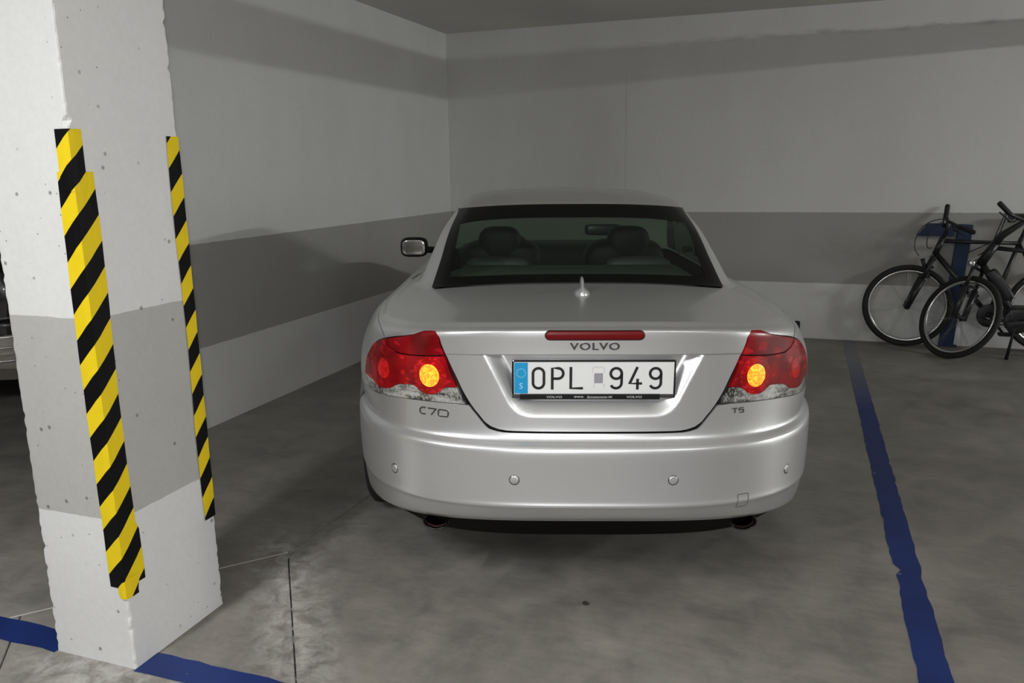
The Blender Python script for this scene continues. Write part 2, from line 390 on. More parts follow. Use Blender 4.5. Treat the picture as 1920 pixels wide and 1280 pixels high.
_TG = np.stack([_ring_table(r_, .086 * max(0, 1 - .25 * i_)) for i_, r_ in enumerate(GREEN)])
def surf(s, t, T=None):
    """point on the half surface; s 0..1 rear centre -> side -> front centre, t = ring index"""
    T = _TB if T is None else T
    s = np.asarray(s, float); t = np.asarray(t, float); s, t = np.broadcast_arrays(s, t)
    shp = s.shape; s = s.ravel(); t = t.ravel(); K = len(T)
    f = np.clip(s, 0, 1) * 800; i = np.minimum(f.astype(int), 799); w = (f - i)[None, :, None]
    R = T[:, i] * (1 - w) + T[:, i + 1] * w                      # K,N,3
    D = np.diff(R, axis=0)
    M = np.zeros_like(R)
    a, b = D[:-1], D[1:]
    with np.errstate(all='ignore'):
        h = np.where(a * b > 0, 2 * a * b / (a + b), 0)
    M[1:-1] = np.nan_to_num(h); M[0] = D[0]; M[-1] = D[-1]
    k = np.clip(np.floor(t).astype(int), 0, K - 2); q = (t - k)[:, None]
    n_ = np.arange(len(s))
    p0, p1, m0, m1 = R[k, n_], R[k + 1, n_], M[k, n_], M[k + 1, n_]
    q2, q3 = q * q, q * q * q
    P = (2*q3 - 3*q2 + 1)*p0 + (q3 - 2*q2 + q)*m0 + (-2*q3 + 3*q2)*p1 + (q3 - q2)*m1
    return P.reshape(shp + (3,))

# ---------------------------------------------------------------- the garage
X0, X1, Y0, Y1 = -9.5, 8.5, -8.0, 7.3485
XL = -3.2523
def struct(o): o['kind'] = 'structure'; return o
T = .2
struct(box('wall_back', ((X0 + X1) / 2, Y1 + T / 2, Z_CEIL / 2), (X1 - X0 + 2 * T, T, Z_CEIL), M_wall_back))
struct(box('wall_front', ((X0 + X1) / 2, Y0 - T / 2, Z_CEIL / 2), (X1 - X0 + 2 * T, T, Z_CEIL), M_wall))
struct(box('wall_right', (X1 + T / 2, (Y0 + Y1) / 2, Z_CEIL / 2), (T, Y1 - Y0, Z_CEIL), M_wall))
struct(box('wall_far_left', (X0 - T / 2, (Y0 + Y1) / 2, Z_CEIL / 2), (T, Y1 - Y0, Z_CEIL), M_wall))
struct(box('wall_left', (XL - .1, (3.0 + Y1) / 2, Z_CEIL / 2), (.2, Y1 - 3.0, Z_CEIL), M_wall))
struct(box('ceiling', ((X0 + X1) / 2, (Y0 + Y1) / 2, Z_CEIL + .1), (X1 - X0 + 2 * T, Y1 - Y0 + 2 * T, .2), M_ceil))
# meshes above are built in world coordinates, so Object coordinates are metres in the room
# floor: a base with the filled joints, and four cast slabs with open joints between
fl_o = struct(box('floor', ((X0 + X1) / 2, (Y0 + Y1) / 2, -.06), (X1 - X0, Y1 - Y0, .1), M_joint))
J = np.array((-1.854, 2.483)); dB = np.array((-1.334, 1.776)) - J; dB /= np.linalg.norm(dB)
dA = np.array((-2.45, 1.812)) - J; dA /= np.linalg.norm(dA); dC = np.array((.045, 1.0)); dC /= np.linalg.norm(dC)
D0 = np.array((-2.357, 1.672)) ; dD = np.array((-2.256, 1.554)) - D0; dD /= np.linalg.norm(dD)
D1 = J + dA * (np.dot(D0 - J, dA))
def clip(poly, p, d, side, gap):
    """keep the part of poly to one side of the line p + t d, pulled back by gap"""
    nrm = np.array((-d[1], d[0])) * side; out = []
    f = [np.dot(a - p, nrm) - gap for a in poly]
    for i in range(len(poly)):
        j = (i + 1) % len(poly)
        if f[i] >= 0: out.append(poly[i])
        if f[i] * f[j] < 0: out.append(poly[i] + (poly[j] - poly[i]) * f[i] / (f[i] - f[j]))
    return out
room = [np.array(a, float) for a in ((X0, Y0), (X1, Y0), (X1, Y1), (X0, Y1))]
def slab(poly):
    bm = bmesh.new(); vs_ = [bm.verts.new((a[0], a[1], 0)) for a in poly]; f = bm.faces.new(vs_)
    if f.calc_area() < 0 or f.normal.z < 0: f.normal_flip()
    bm.normal_update()
    r = bmesh.ops.extrude_face_region(bm, geom=[f]); bmesh.ops.translate(bm, vec=(0, 0, -.012), verts=[e for e in r['geom'] if isinstance(e, bmesh.types.BMVert)])
    bmesh.ops.recalc_face_normals(bm, faces=bm.faces)
    es = [e for e in bm.edges if all(abs(v_.co.z) < 1e-6 for v_ in e.verts)]
    bmesh.ops.bevel(bm, geom=es, offset=.0025, segments=1, affect='EDGES')
    return from_bm('slab', bm, M_floor, fl_o)
g = .0022
# the joints: C runs away from J, A runs to the left, B runs towards the viewer, D is the next joint left
left_of_C = clip(room, J, dC, 1, g)
slab(clip(left_of_C, J, dA, -1, g))
front = clip(clip(room, J, dA, 1, g), J, dB, -1, g)
slab(clip(front, D0, dD, -1, g)); slab(clip(front, D0, dD, 1, g))
slab(clip(clip(room, J, dC, -1, g), J, dB, 1, g))

# pale filler in the joint that runs left behind the pillar
V, F = [], []
for t_, w_ in zip(np.linspace(0.0, .95, 30), .0028 + .0022 * rng.random(30)):
    p_ = J + dA * t_; n_v = np.array((-dA[1], dA[0])); V += [(*(p_ + n_v * w_), -.0008), (*(p_ - n_v * w_), -.0008)]
for i in range(29): F.append((2*i, 2*i+1, 2*i+3, 2*i+2))
pydata('joint_filler', V, F, mat('pale_joint_filler', (.60, .57, .52), .9), fl_o)

def ragged(xa, xb, ya, yb, step=.05, amp=.003, notch=()):
    """strip along y with slightly uneven paint edges"""
    n = int((yb - ya) / step); ys = np.linspace(ya, yb, n)
    L = [(xa + rng.normal(0, amp) + sum(d_ * math.exp(-((y_ - c_) / w_) ** 2) for c_, w_, d_ in notch), y_) for y_ in ys]
    R = [(xb + rng.normal(0, amp), y_) for y_ in ys]
    return L, R
def strip(name, L, R, m, z=.0012, swap=False):
    V = []; F = []
    for (a, b) in zip(L, R):
        for p in (a, b): V.append((p[1], p[0], z) if swap else (p[0], p[1], z))
    for i in range(len(L) - 1): F.append((2*i, 2*i+1, 2*i+3, 2*i+2) if not swap else (2*i, 2*i+2, 2*i+3, 2*i+1))
    return pydata(name, V, F, m)
L, R = ragged(.402, .497, .2, 7.345, .045, .0025, [(3.06, .03, .022), (2.95, .025, .016)])
tag(strip('parking_line', L, R, M_blue), 'long straight blue painted parking line on the floor to the right of the silver car', 'marking')
L, R = ragged(1.668, 1.768, -9.4, -2.16, .06, .0025)
tag(strip('parking_line', L, R, M_blue, swap=True), 'short blue floor line at bottom left, ending at the left face of the pillar', 'marking')
L, R = ragged(1.668, 1.768, -1.842, .402, .05, .0025)
tag(strip('parking_line', L, R, M_blue, swap=True), 'blue floor line leading right from the foot of the striped pillar', 'marking')

# pillar with worn edges
PX, PY, PW, PD = -1.8423, 1.6768, .3173, .4045
pil = thing('pillar', 'square white concrete pillar with a grey band and striped edges, left foreground', 'pillar', (PX - PW / 2, PY + PD / 2, 0))
# outline with a worn arris at each corner; the broad faces stay flat
ZS = np.linspace(0, Z_CEIL, 190); PV, PF = [], []
crn = [(PX - PW, PY, 1, 1), (PX, PY, -1, 1), (PX, PY + PD, -1, -1), (PX - PW, PY + PD, 1, -1)]   # corner and the inward directions
for z_ in ZS:
    for k, (cx, cy, ix, iy) in enumerate(crn):
        d = max(0, rng.normal(.0006, .0012)) if .01 < z_ < Z_CEIL - .01 else 0; r_ = .006
        d += .006 * (rng.random() < .03)
        a1, a2, a3, a4 = (cx + ix * .016, cy), (cx + ix * (r_ + d), cy + iy * d * .4), (cx + ix * d * .4, cy + iy * (r_ + d)), (cx, cy + iy * .016)
        mid_ = (cx + ix * (r_ * .29 + d), cy + iy * (r_ * .29 + d))
        seq = [a1, a2, mid_, a3, a4]
        if k in (0, 2): seq = seq[::-1]
        PV += [(p[0], p[1], z_) for p in seq]
n_ = 20
for i in range(len(ZS) - 1):
    for j in range(n_): PF.append((i*n_+j, i*n_+(j+1) % n_, (i+1)*n_+(j+1) % n_, (i+1)*n_+j))
PF += [tuple(range(n_))[::-1], tuple((len(ZS) - 1) * n_ + k for k in range(n_))]
psh = pydata('shaft', PV, PF, M_pillar, pil); psh.location = -pil.location
def tape(name, segs, off=.0022):
    """segs: rows of (z, u0, u1): strip unrolled round the corner; u<0 on the near face, u>0 on the right face; corner at c"""
    def mk(corner, rows):
        V, F, UV = [], [], []
        cols = 7
        for z_, u0, u1 in rows:
            us = sorted(list(np.linspace(u0, 0, 4)) + list(np.linspace(0, u1, 4))[1:]) if u0 < 0 < u1 else list(np.linspace(u0, u1, cols))
            for u in us:
                wv = off + .0012 * math.sin(z_ * 31 + u * 60) * .5 + .0006
                if corner == 'mid': p = (PX + u, PY - wv, z_) if u < 0 else ((PX + wv, PY + u, z_) if u > 0 else (PX + wv * .7, PY - wv * .7, z_))
                else: p = (PX + wv, PY + PD + u, z_) if u < 0 else ((PX - u, PY + PD + wv, z_) if u > 0 else (PX + wv * .7, PY + PD + wv * .7, z_))
                V.append(p); UV.append((u, z_ - 1.379 - (.032 if corner == 'far' else 0)))
        for i in range(len(rows) - 1):
            for j in range(cols - 1):
                a = i * cols + j; F.append((a + cols, a + cols + 1, a + 1, a))
        o = pydata(name, V, F, M_tape, pil); o.location = -pil.location
        uv = o.data.uv_layers.new(name='UVMap')
        for lp in o.data.loops: uv.data[lp.index].uv = UV[lp.vertex_index]
        return o
    return mk(*segs)
zz_ = lambda a, b, n: np.linspace(a, b, n)
tape('hazard_tape', ('mid', [(z_, -.044 + .002 * math.sin(z_ * 9), .040 + .002 * math.sin(z_ * 7)) for z_ in zz_(1.604, 1.44, 8)]), .0042)
def right_edge(z_): return .062 + .004 * math.sin(z_ * 6) + (.010 if z_ < .45 else 0)
rows = [(z_, -.058 + .003 * math.sin(z_ * 5), right_edge(z_)) for z_ in zz_(1.492, .27, 46)]
t2 = tape('hazard_tape', ('mid', rows))
tape('hazard_tape', ('mid', [(z_, -.018 + .004 * math.sin(z_ * 90), .046 + .004 * math.sin(z_ * 70)) for z_ in zz_(.30, .238, 6)]), .006)
tape('hazard_tape', ('far', [(z_, -.052 + .003 * math.sin(z_ * 8), .030 + .012 * abs(math.sin(z_ * 43)) * (z_ > 1.2)) for z_ in zz_(1.596, .335, 50)]))

# drain pipe hung under the slab beside the bays (out of the picture on the right): throws the soft band along the tops of the walls
dp = thing('drain_pipe', 'grey plastic drain pipe hung under the ceiling, running towards the back wall', 'pipe', (4.0, 0, 2.5))
M_pvc = mat('grey_pvc', (.30, .30, .30), .5)
PIPE = [(4.0, -7.9, 2.505), (4.0, 7.33, 2.505)]
o_ = tube('barrel', PIPE, .055, M_pvc, dp, 20); o_.location = -dp.location
for y_ in (-6, -3.2, -.4, 2.4, 5.2):
    V, F = merge([sweep([(4.0, y_ - .015, 2.505), (4.0, y_ + .015, 2.505)], .060, 20), sweep([(4.0, y_, 2.56), (4.0, y_, Z_CEIL)], .006, 8)])
    h_ = pydata('pipe_hanger', V, F, M_alloy, dp); h_.location = -dp.location

# ceiling tube fixtures
M_tube = mat('lit_tube', (.9, .9, .9), .4, emit=(1, .97, .93), estr=6.0); M_fix = mat('fixture_white', (.75, .75, .75), .4)
names = ['ceiling batten at the mouth of the bays, nearest the striped pillar', 'ceiling batten over the bays far to the right, beyond the drain pipe', 'dim ceiling batten at the mouth of the bays, right of the viewer']
for (x, y, z, pw, ln), nm in zip(LAMPS, names):
    t_ = thing('tube_fixture', nm, 'lamp', (x, y, Z_CEIL), group='ceiling battens of the garage')
    box('housing', (0, 0, -.035), (.12, ln + .06, .07), M_fix, t_, bevel=.008)
    for sx in (-.035, .035):
        V, F = sweep([(sx, -ln / 2, -.092), (sx, ln / 2, -.092)], .013, 12); pydata('lit_tube', V, F, M_tube, t_, True)
    for sy in (-1, 1): box('lamp_holder', (0, sy * (ln / 2 + .012), -.085), (.10, .02, .045), M_fix, t_)

# ================================================================ the silver car
CAR_POS, CAR_YAW, CAR_ROLL = (-.5896, 2.3964, .0), .3252, .010
car = thing('car', 'silver coupe with red tail lamps and a white plate, parked nose to the corner', 'car', CAR_POS, (0, CAR_ROLL, CAR_YAW))
crv = lambda pts: (np.array([p[0] for p in pts]), np.array([p[1] for p in pts]))
def lin(pts):
    a, b = crv(pts); return lambda s: np.interp(s, a, b)
LID = [(0.0, 11.77), (0.0655, 11.77), (0.0897, 11.77), (0.0985, 11.79), (.1065, 11.88), (0.1152, 12.07), (0.1228, 12.33), (0.1283, 12.60), (0.1338, 12.831), (0.1407, 13.171), (0.149, 13.591), (0.1579, 14.112), (0.1676, 14.592), (0.1724, 14.852), (0.1821, 15.453), (0.1917, 16.374), (0.1972, 17.354)]
LENS_TOP = [(0.1993, 17.435), (0.2069, 17.475), (0.2140, 17.40), (0.2207, 16.634), (0.2276, 16.173), (0.2462, 15.873), (0.2683, 15.673), (0.289, 15.493), (0.3076, 15.213), (0.3207, 14.832), (0.3290, 14.35), (0.3330, 13.9), (.3350, 13.4), (.3355, 12.9)]
FEND_LID = [(0.2862, 15.60), (0.3152, 16.454), (0.345, 17.3), (0.38, 17.55), (0.42, 17.55), (.50, 17.5), (.506, 18.2), (.512, 20), (.515, 24)]
LENS_IN = [(0.1448, 13.031), (0.1503, 13.391), (0.1559, 13.691), (0.1648, 14.252), (0.1752, 14.872), (0.1855, 15.593), (0.1979, 17.334), (.1993, 17.435)]
REDCLEAR = [(0.1545, 13.671), (0.169, 13.631), (0.1745, 13.551), (0.18, 13.411), (0.1869, 13.331), (0.1959, 13.291), (0.2034, 13.391), (0.209, 13.511), (0.2138, 13.571), (0.2241, 13.551), (0.2345, 13.511), (0.2434, 13.391), (0.2524, 13.211), (0.2641, 13.111), (0.2766, 13.051), (0.289, 13.111), (0.2979, 13.251), (0.3179, 13.25), (.34, 13.25)]
BUMP_TOP = [(0.1434, 13.011), (0.1566, 13.031), (0.1766, 13.011), (0.2055, 12.971), (0.2359, 12.891), (0.269, 12.751), (0.2931, 12.66), (0.3069, 12.63), (.36, 12.60), (.8, 12.6)]
SEAM = [(0.1745, 14.872), (0.1979, 14.812), (0.2255, 14.792), (0.2476, 14.832), (0.2648, 15.033), (0.2793, 15.313), (0.2869, 15.493), (.30, 15.5)]
T_BAND = 14.93
TOP = float(len(RINGS) - 1)
lid_lo_pts = LID + [(s_, t_ + .10) for s_, t_ in LENS_TOP if s_ < .286] + FEND_LID
lid_lo = lin(lid_lo_pts)
lid_edge_out = lin([(s_ + .0032, t_ - (.16 if t_ < 12.2 else .0)) for s_, t_ in LID])
lens_in = lin(LENS_IN); lens_top = lin(LENS_TOP); bump_top = lin(BUMP_TOP); redclear = lin(REDCLEAR); seam = lin(SEAM)
def bumper_top(s):
    s = np.asarray(s); sx = np.abs(s)
    return np.where(sx < .0032, 11.61, np.where(sx < .1450, np.minimum(lid_edge_out(sx), 13.01), bump_top(sx)))
def pnormal(s, t, T=None, h=1e-3):
    T_ = _TB if T is None else T; K = len(T_) - 1
    a = surf(np.clip(s + h, 0, 1), t, T_) - surf(np.clip(s - h, 0, 1), t, T_); b = surf(s, np.clip(t + .02, 0, K), T_) - surf(s, np.clip(t - .02, 0, K), T_)
    n = np.cross(a, b); return n / np.maximum(np.linalg.norm(n, axis=-1, keepdims=True), 1e-9)
def patch(name, cols, lo, hi, rows, m, T=None, parent=None, sides=(1,), mirror=False, off=0.0, disp=None, skirt=.010, dense=0):
    """panel of the body: columns s, between curves lo(s) and hi(s), on fixed rows t.
    mirror: one mesh over both halves, joined at the centre.  sides: signs for separate halves."""
    T_ = _TB if T is None else T
    cols = np.asarray(cols, float)
    lo_v = np.broadcast_to(lo(cols) if callable(lo) else lo, cols.shape); hi_v = np.broadcast_to(hi(cols) if callable(hi) else hi, cols.shape)
    rows = np.asarray(rows, float)
    tt = np.clip(rows[None, :], lo_v[:, None], np.maximum(hi_v, lo_v)[:, None])
    ss = np.broadcast_to(cols[:, None], tt.shape)
    P = surf(ss, tt, T_)
    if off or skirt: N = pnormal(ss, tt, T_)
    if off: P = P + N * off
    if disp is not None: P = disp(P, ss, tt)
    objs = []
    for sg in ((0,) if mirror else sides):
        if mirror:
            Q = np.concatenate([(P * [-1, 1, 1])[::-1][:-1 if cols[0] == 0 else None], P], 0); NN = None if not skirt else np.concatenate([(N * [-1, 1, 1])[::-1][:-1 if cols[0] == 0 else None], N], 0)
            flip = False
        else:
            Q = P * [sg, 1, 1]; NN = None if not skirt else N * [sg, 1, 1]; flip = sg < 0
        nc, nr = Q.shape[:2]
        V = Q.reshape(-1, 3)
        i, j = np.meshgrid(np.arange(nc - 1), np.arange(nr - 1), indexing='ij')
        a = (i * nr + j).ravel(); F = np.stack([a, a + nr, a + nr + 1, a + 1], 1)
        if flip: F = F[:, ::-1]
        bm = bmesh.new(); bv = [bm.verts.new(p) for p in V]
        for f in F:
            pa = [V[k] for k in f]
            u = []
            for k in f:
                if not any(np.abs(V[k] - V[l]).max() < 1e-6 for l in u): u.append(k)
            if len(u) >= 3:
                try: bm.faces.new([bv[k] for k in u])
                except ValueError: pass
        bmesh.ops.remove_doubles(bm, verts=bm.verts, dist=2e-5)
        lv = [v_ for v_ in bm.verts if not v_.link_faces]
        bmesh.ops.delete(bm, geom=lv, context='VERTS')
        bm.normal_update()
        for f in bm.faces: f.smooth = True
        if skirt:
            be = [e for e in bm.edges if len(e.link_faces) == 1]
            cen_skip = [e for e in be if (not mirror) and cols[0] == 0 and abs(e.verts[0].co.x) < 1e-6 and abs(e.verts[1].co.x) < 1e-6]
            cache = {}
            def dup(v_):
                if v_ not in cache:
                    cache[v_] = (bm.verts.new(v_.co), bm.verts.new(v_.co - v_.normal * skirt))
                return cache[v_]
            quads = []
            for e in be:
                if e in cen_skip: continue
                f = e.link_faces[0]; l = [l for l in f.loops if l.edge == e][0]
                quads.append((l.vert, l.link_loop_next.vert))
            for v1, v2 in quads:
                (a0, a1), (b0, b1) = dup(v1), dup(v2)
                try: bm.faces.new((b0, a0, a1, b1)).smooth = False
                except ValueError: pass
        objs.append(from_bm(name, bm, m, parent if parent is not None else car))
    return objs
def on_surf(s0, t0, side, UVW, T=None):
    """map flat shapes (u across as seen from behind, v up, w out) on to the body round (s0, t0)"""
    T_ = _TB if T is None else T
    p = surf(s0, t0, T_); n = pnormal(np.array([s0]), np.array([t0]), T_)[0]
    n = n if n[1] < 0 or n[2] > 0 else -n
    e1 = np.cross(np.array([0, 0, 1.0]), n); e1 = -e1 / np.linalg.norm(e1)
    if e1[0] < 0: e1 = -e1
    e2 = np.cross(n, e1)
    if e2[2] < 0: e2 = -e2
    h = 1e-3; ds = (surf(s0 + h, t0, T_) - surf(max(s0 - h, 0), t0, T_)) / (h + min(h, s0)) if s0 > 0 else None
    out = []
    UVW = np.asarray(UVW, float)
    # Newton in the tangent plane, vectorised
    u = UVW[:, 0] * (1 if side > 0 else -1); v = UVW[:, 1]
    s = np.full(len(u), s0, float); t = np.full(len(u), t0, float)
    sg = np.ones(len(u))
    for _ in range(12):
        P = surf(np.abs(s), t, T_); P[:, 0] *= np.sign(s) + (s == 0)
        d = P - p; r = np.stack([d @ e1 - u, d @ e2 - v], 1)
        hs, ht = 2e-4, 1e-2
        Ps = surf(np.abs(s + hs), t, T_); Ps[:, 0] *= np.sign(s + hs); Pt = surf(np.abs(s), t + ht, T_); Pt[:, 0] *= np.sign(s) + (s == 0)
        Js, Jt = (Ps - P) / hs, (Pt - P) / ht
        A = np.stack([np.stack([Js @ e1, Jt @ e1], 1), np.stack([Js @ e2, Jt @ e2], 1)], 1)
        det = A[:, 0, 0] * A[:, 1, 1] - A[:, 0, 1] * A[:, 1, 0]; det = np.where(np.abs(det) < 1e-9, 1e-9, det)
        dsv = (A[:, 1, 1] * r[:, 0] - A[:, 0, 1] * r[:, 1]) / det; dtv = (-A[:, 1, 0] * r[:, 0] + A[:, 0, 0] * r[:, 1]) / det
        s -= np.clip(dsv, -.02, .02); t -= np.clip(dtv, -.5, .5); t = np.clip(t, 0, len(T_) - 1)
    P = surf(np.abs(s), t, T_); P[:, 0] *= np.sign(s) + (s == 0)
    N = pnormal(np.clip(np.abs(s), 1e-3, 1), t, T_); N[:, 0] *= np.sign(s) + (s == 0)
    P = P + N * UVW[:, 2:3]
    P[:, 0] *= side if side else 1
    return P

def rowset(a, b, per=8, extra=()):
    base = np.concatenate([np.linspace(k, k + 1, per + 1)[:-1] for k in range(len(RINGS) - 1)] + [[TOP]])
    r = base[(base > a) & (base < b)]; return np.unique(np.concatenate([[a], r, [b], list(extra)]))
S_FINE = lambda a, b, n, knots=(): np.unique(np.concatenate([np.linspace(a, b, n), [k for k in knots if a <= k <= b]]))

box('floor_pan', (0, 2.4, .265), (1.30, 3.5, .03), M_gap, car, bevel=.01)

# rear bumper
kn = [p[0] for p in BUMP_TOP] + [p[0] + .0032 for p in LID]
patch('rear_bumper', S_FINE(0, .398, 190, kn), 0.9, bumper_top, rowset(.9, 13.05, 7), M_silver, mirror=True)
# black lower apron and diffuser
patch('rear_apron', np.linspace(0, .285, 60), lambda s: .88 * _smooth(.20, .285, s), .90, np.linspace(0, .9, 14), M_apron, mirror=True, off=-.004)

# boot lid with the recess for the plate
def lid_disp(P, s, t):
    P = P.copy(); x, z = np.abs(P[..., 0]), P[..., 2]
    below = t < T_BAND
    P[..., 1] += np.where(below, .0045 * (1 - _smooth(T_BAND - .35, T_BAND - 3.0, t) * 0), 0)
    side = (.258 + (z - .690) * .515 - x) * .889; bot = z - .686
    k = .05; hh = np.clip(.5 + .5 * (bot - side) / k, 0, 1); d = bot * (1 - hh) + side * hh - k * hh * (1 - hh)
    depth = .036 * _smooth(0, .060, d)
    P[..., 1] += np.where(below, depth, 0)
    return P
kn = [p[0] for p in lid_lo_pts]
patch('boot_lid', S_FINE(0, .515, 300, kn), lid_lo, TOP, np.unique(np.concatenate([rowset(11.7, TOP, 6), np.linspace(11.8, 14.9, 70), [14.925, 14.935]])), M_silver, mirror=True, disp=lid_disp)

# lamps, one per side
lam_hi = lambda s: np.where(s < .1993, lens_in(s), lens_top(s)) - .04
lam_lo = lambda s: bump_top(s) + .03
lamp_rows = np.unique(np.concatenate([rowset(12.5, 17.6, 10), np.linspace(12.6, 15.6, 60)]))
kl = [p[0] for p in LENS_IN + LENS_TOP + REDCLEAR + SEAM]
for sd, nm in ((-1, 'left'), (1, 'right')):
    lamp = pydata('tail_lamp', [], [], None, car)
    # clear lens along the bottom
    patch('clear_lens', S_FINE(.1450, .3355, 130, kl), lam_lo, lambda s: np.maximum(np.minimum(np.where(s < .1545, 13.67, redclear(s)), lam_hi(s)), lam_lo(s)), lamp_rows, M_clear, sides=(sd,), parent=lamp, skirt=.02)
    # lower red lens
    patch('red_lens', S_FINE(.1545, .3355, 130, kl), lambda s: np.maximum(redclear(s) + .018, lam_lo(s)), lambda s: np.minimum(np.where(s < .2869, seam(s) - .03, 30), lam_hi(s)), lamp_rows, M_red, sides=(sd,), parent=lamp, off=.0015, skirt=.02)
    # upper red segment on the lid
    patch('red_lens', S_FINE(.1752, .2869, 80, kl), lambda s: seam(s) + .03, lam_hi, lamp_rows, M_red_dark, sides=(sd,), parent=lamp, off=.0005, skirt=.02)
    def disc(name, s0, t0, r, m, off, ring=0.0, n=40, ry=None):
        ry = ry or r; U = []; F = []
        rad = np.linspace(ring, 1, 7)
        for q_ in rad:
            for k in range(n):
                an = 2 * math.pi * k / n; dome = .0035 * (1 - q_ * q_); U.append((r * q_ * math.cos(an), ry * q_ * math.sin(an), off + dome))
        for i in range(6):
            for k in range(n): F.append((i*n+k, i*n+(k+1) % n, (i+1)*n+(k+1) % n, (i+1)*n+k))
        if ring == 0: pass
        V = on_surf(s0, t0, sd, U)
        return pydata(name, V, [f[::-1] for f in F] if sd > 0 else F, m, lamp, True)
    a_ = disc('amber_reflector', .1914, 14.045, .0390, M_amber, .0030); a_['label'] = 'round amber reflector with added glow for the returned flash'
    disc('glow_ring', .1914, 14.045, .064, M_red_glow, .0016, ring=.60)  # brighter red painted for the glow round the amber disc
    disc('reflector', .2700, 13.98, .040, M_red_bright, .0020, ry=.034)

# quarter panels, doors, front wings, bonnet
RW, FW, WR = 1.02, 3.66, .318
def arch_lo(cy, base):
    def f(s):
        s = np.asarray(s); y = surf(s, np.full_like(s, 5.0))[..., 1]; z = .315 + np.sqrt(np.maximum(.365 ** 2 - (y - cy) ** 2, 0))
        out = np.array([np.interp(zz, surf(np.full(60, s_), np.linspace(0, 14, 60))[:, 2], np.linspace(0, 14, 60)) for s_, zz in zip(s, z)])
        return np.where(np.abs(y - cy) < .362, np.maximum(out, base), base)
    return f
aR, aF = arch_lo(RW, 0.0), arch_lo(FW, 0.0)
# dark inner shell seen through the shut lines
patch('inner_shell', np.linspace(0, 1, 160), lambda s: np.maximum(np.where(s < .37, 0, aR(s) - .3), np.where(s > .6, aF(s) - .3, 0)), TOP, rowset(0, TOP, 3), M_gap, mirror=True, off=-.014, skirt=0, disp=lambda P, s, t: P + np.stack([0 * s, .055 * (s < .145) * (t > 11.2) * (t < 15.6), 0 * s], -1))
def quarter_lo(s):
    s = np.asarray(s); return np.where(s < .3355, np.maximum(lens_top(s), 12.7) + .06, np.where(s < .400, 12.66, aR(s)))
quarter_hi = lambda s: np.where(s < .2862, 15, np.where(s > .5125, TOP, lin(FEND_LID)(s) - .14))
for sd in (-1, 1):
    patch('quarter_panel', S_FINE(.288, .56, 120, kl + [p[0] for p in FEND_LID] + [.3354, .3356, .3999, .4001]), quarter_lo, quarter_hi, rowset(0, TOP, 4), M_silver, sides=(sd,))
    patch('door', np.linspace(.562, .688, 30), 0.0, TOP, rowset(0, TOP, 3), M_silver, sides=(sd,))
    patch('front_wing', np.linspace(.690, 1, 90), aF, 20.5, rowset(0, 21, 3), M_silver, sides=(sd,))
    patch('bonnet', np.linspace(.70, 1, 60), 20.55, TOP, rowset(20.5, TOP, 4), M_silver, sides=(sd,))

# ---- greenhouse
GT = float(len(GREEN) - 1)
grow = lambda a, b, n=20: np.linspace(a, b, n)
w_out = lin([(.0, .26), (.3, .264), (1, .270), (2, .281), (3, .296), (4, .322), (5, .352), (6, .36)])
def qgrid(name, s0, s1, tlo, thi, nu, nv, m, parent=None, mirror=True, off=0.0, thick=0):
    """patch between s0(t)..s1(t): columns run with t"""
    vs_ = np.linspace(0, 1, nv); us = np.linspace(0, 1, nu)
    U, Vv = np.meshgrid(us, vs_, indexing='ij')
    t = tlo(U) * (1 - Vv) + thi(U) * Vv; s = s0(t) * (1 - U) + s1(t) * U
    P = surf(s, t, _TG)
    if off: P = P + pnormal(s, t, _TG) * off
    parts = []
    for sg in (-1, 1):
        Q = P * [sg, 1, 1]; V = Q.reshape(-1, 3); F = []
        for i in range(nu - 1):
            for j in range(nv - 1):
                a = i * nv + j; f = (a, a + nv, a + nv + 1, a + 1); F.append(f if sg > 0 else f[::-1])
        parts.append((V, F))
    if mirror: 
        V, F = merge(parts); o = pydata(name, V, F, m, parent or car, True)
        bm = bmesh.new(); bm.from_mesh(o.data); bmesh.ops.remove_doubles(bm, verts=bm.verts, dist=1e-5); bm.to_mesh(o.data); bm.free(); return [o]
    return [pydata(name, V, F, m, parent or car, True) for V, F in parts]
zero = lambda t: np.zeros_like(t)
win_lo = lambda u: .22 + 0 * u; win_hi = lambda u: 4.93 - .23 * u ** 2.5
w_in = lambda t: w_out(t) - (.040 - .010 * t / 5)
in_lo = lambda u: 1.34 + .10 * u ** 6; in_hi = lambda u: 3.50 - .30 * u ** 4
rear_win = pydata('rear_window', [], [], None, car)
qgrid('glass_pane', zero, w_in, in_lo, in_hi, 30, 20, M_glass, rear_win, off=.002)
qgrid('black_border', zero, w_out, win_lo, lambda u: in_lo(u) + .02, 34, 6, M_frit, rear_win, off=.0035)
qgrid('black_border', zero, w_out, lambda u: in_hi(u) - .02, win_hi, 34, 6, M_frit, rear_win, off=.0035)
qgrid('black_border', lambda t: w_in(t) - .002, w_out, lambda u: 1.2 + 0 * u, lambda u: 3.6 + 0 * u, 6, 30, M_frit, rear_win, off=.0035, mirror=False)
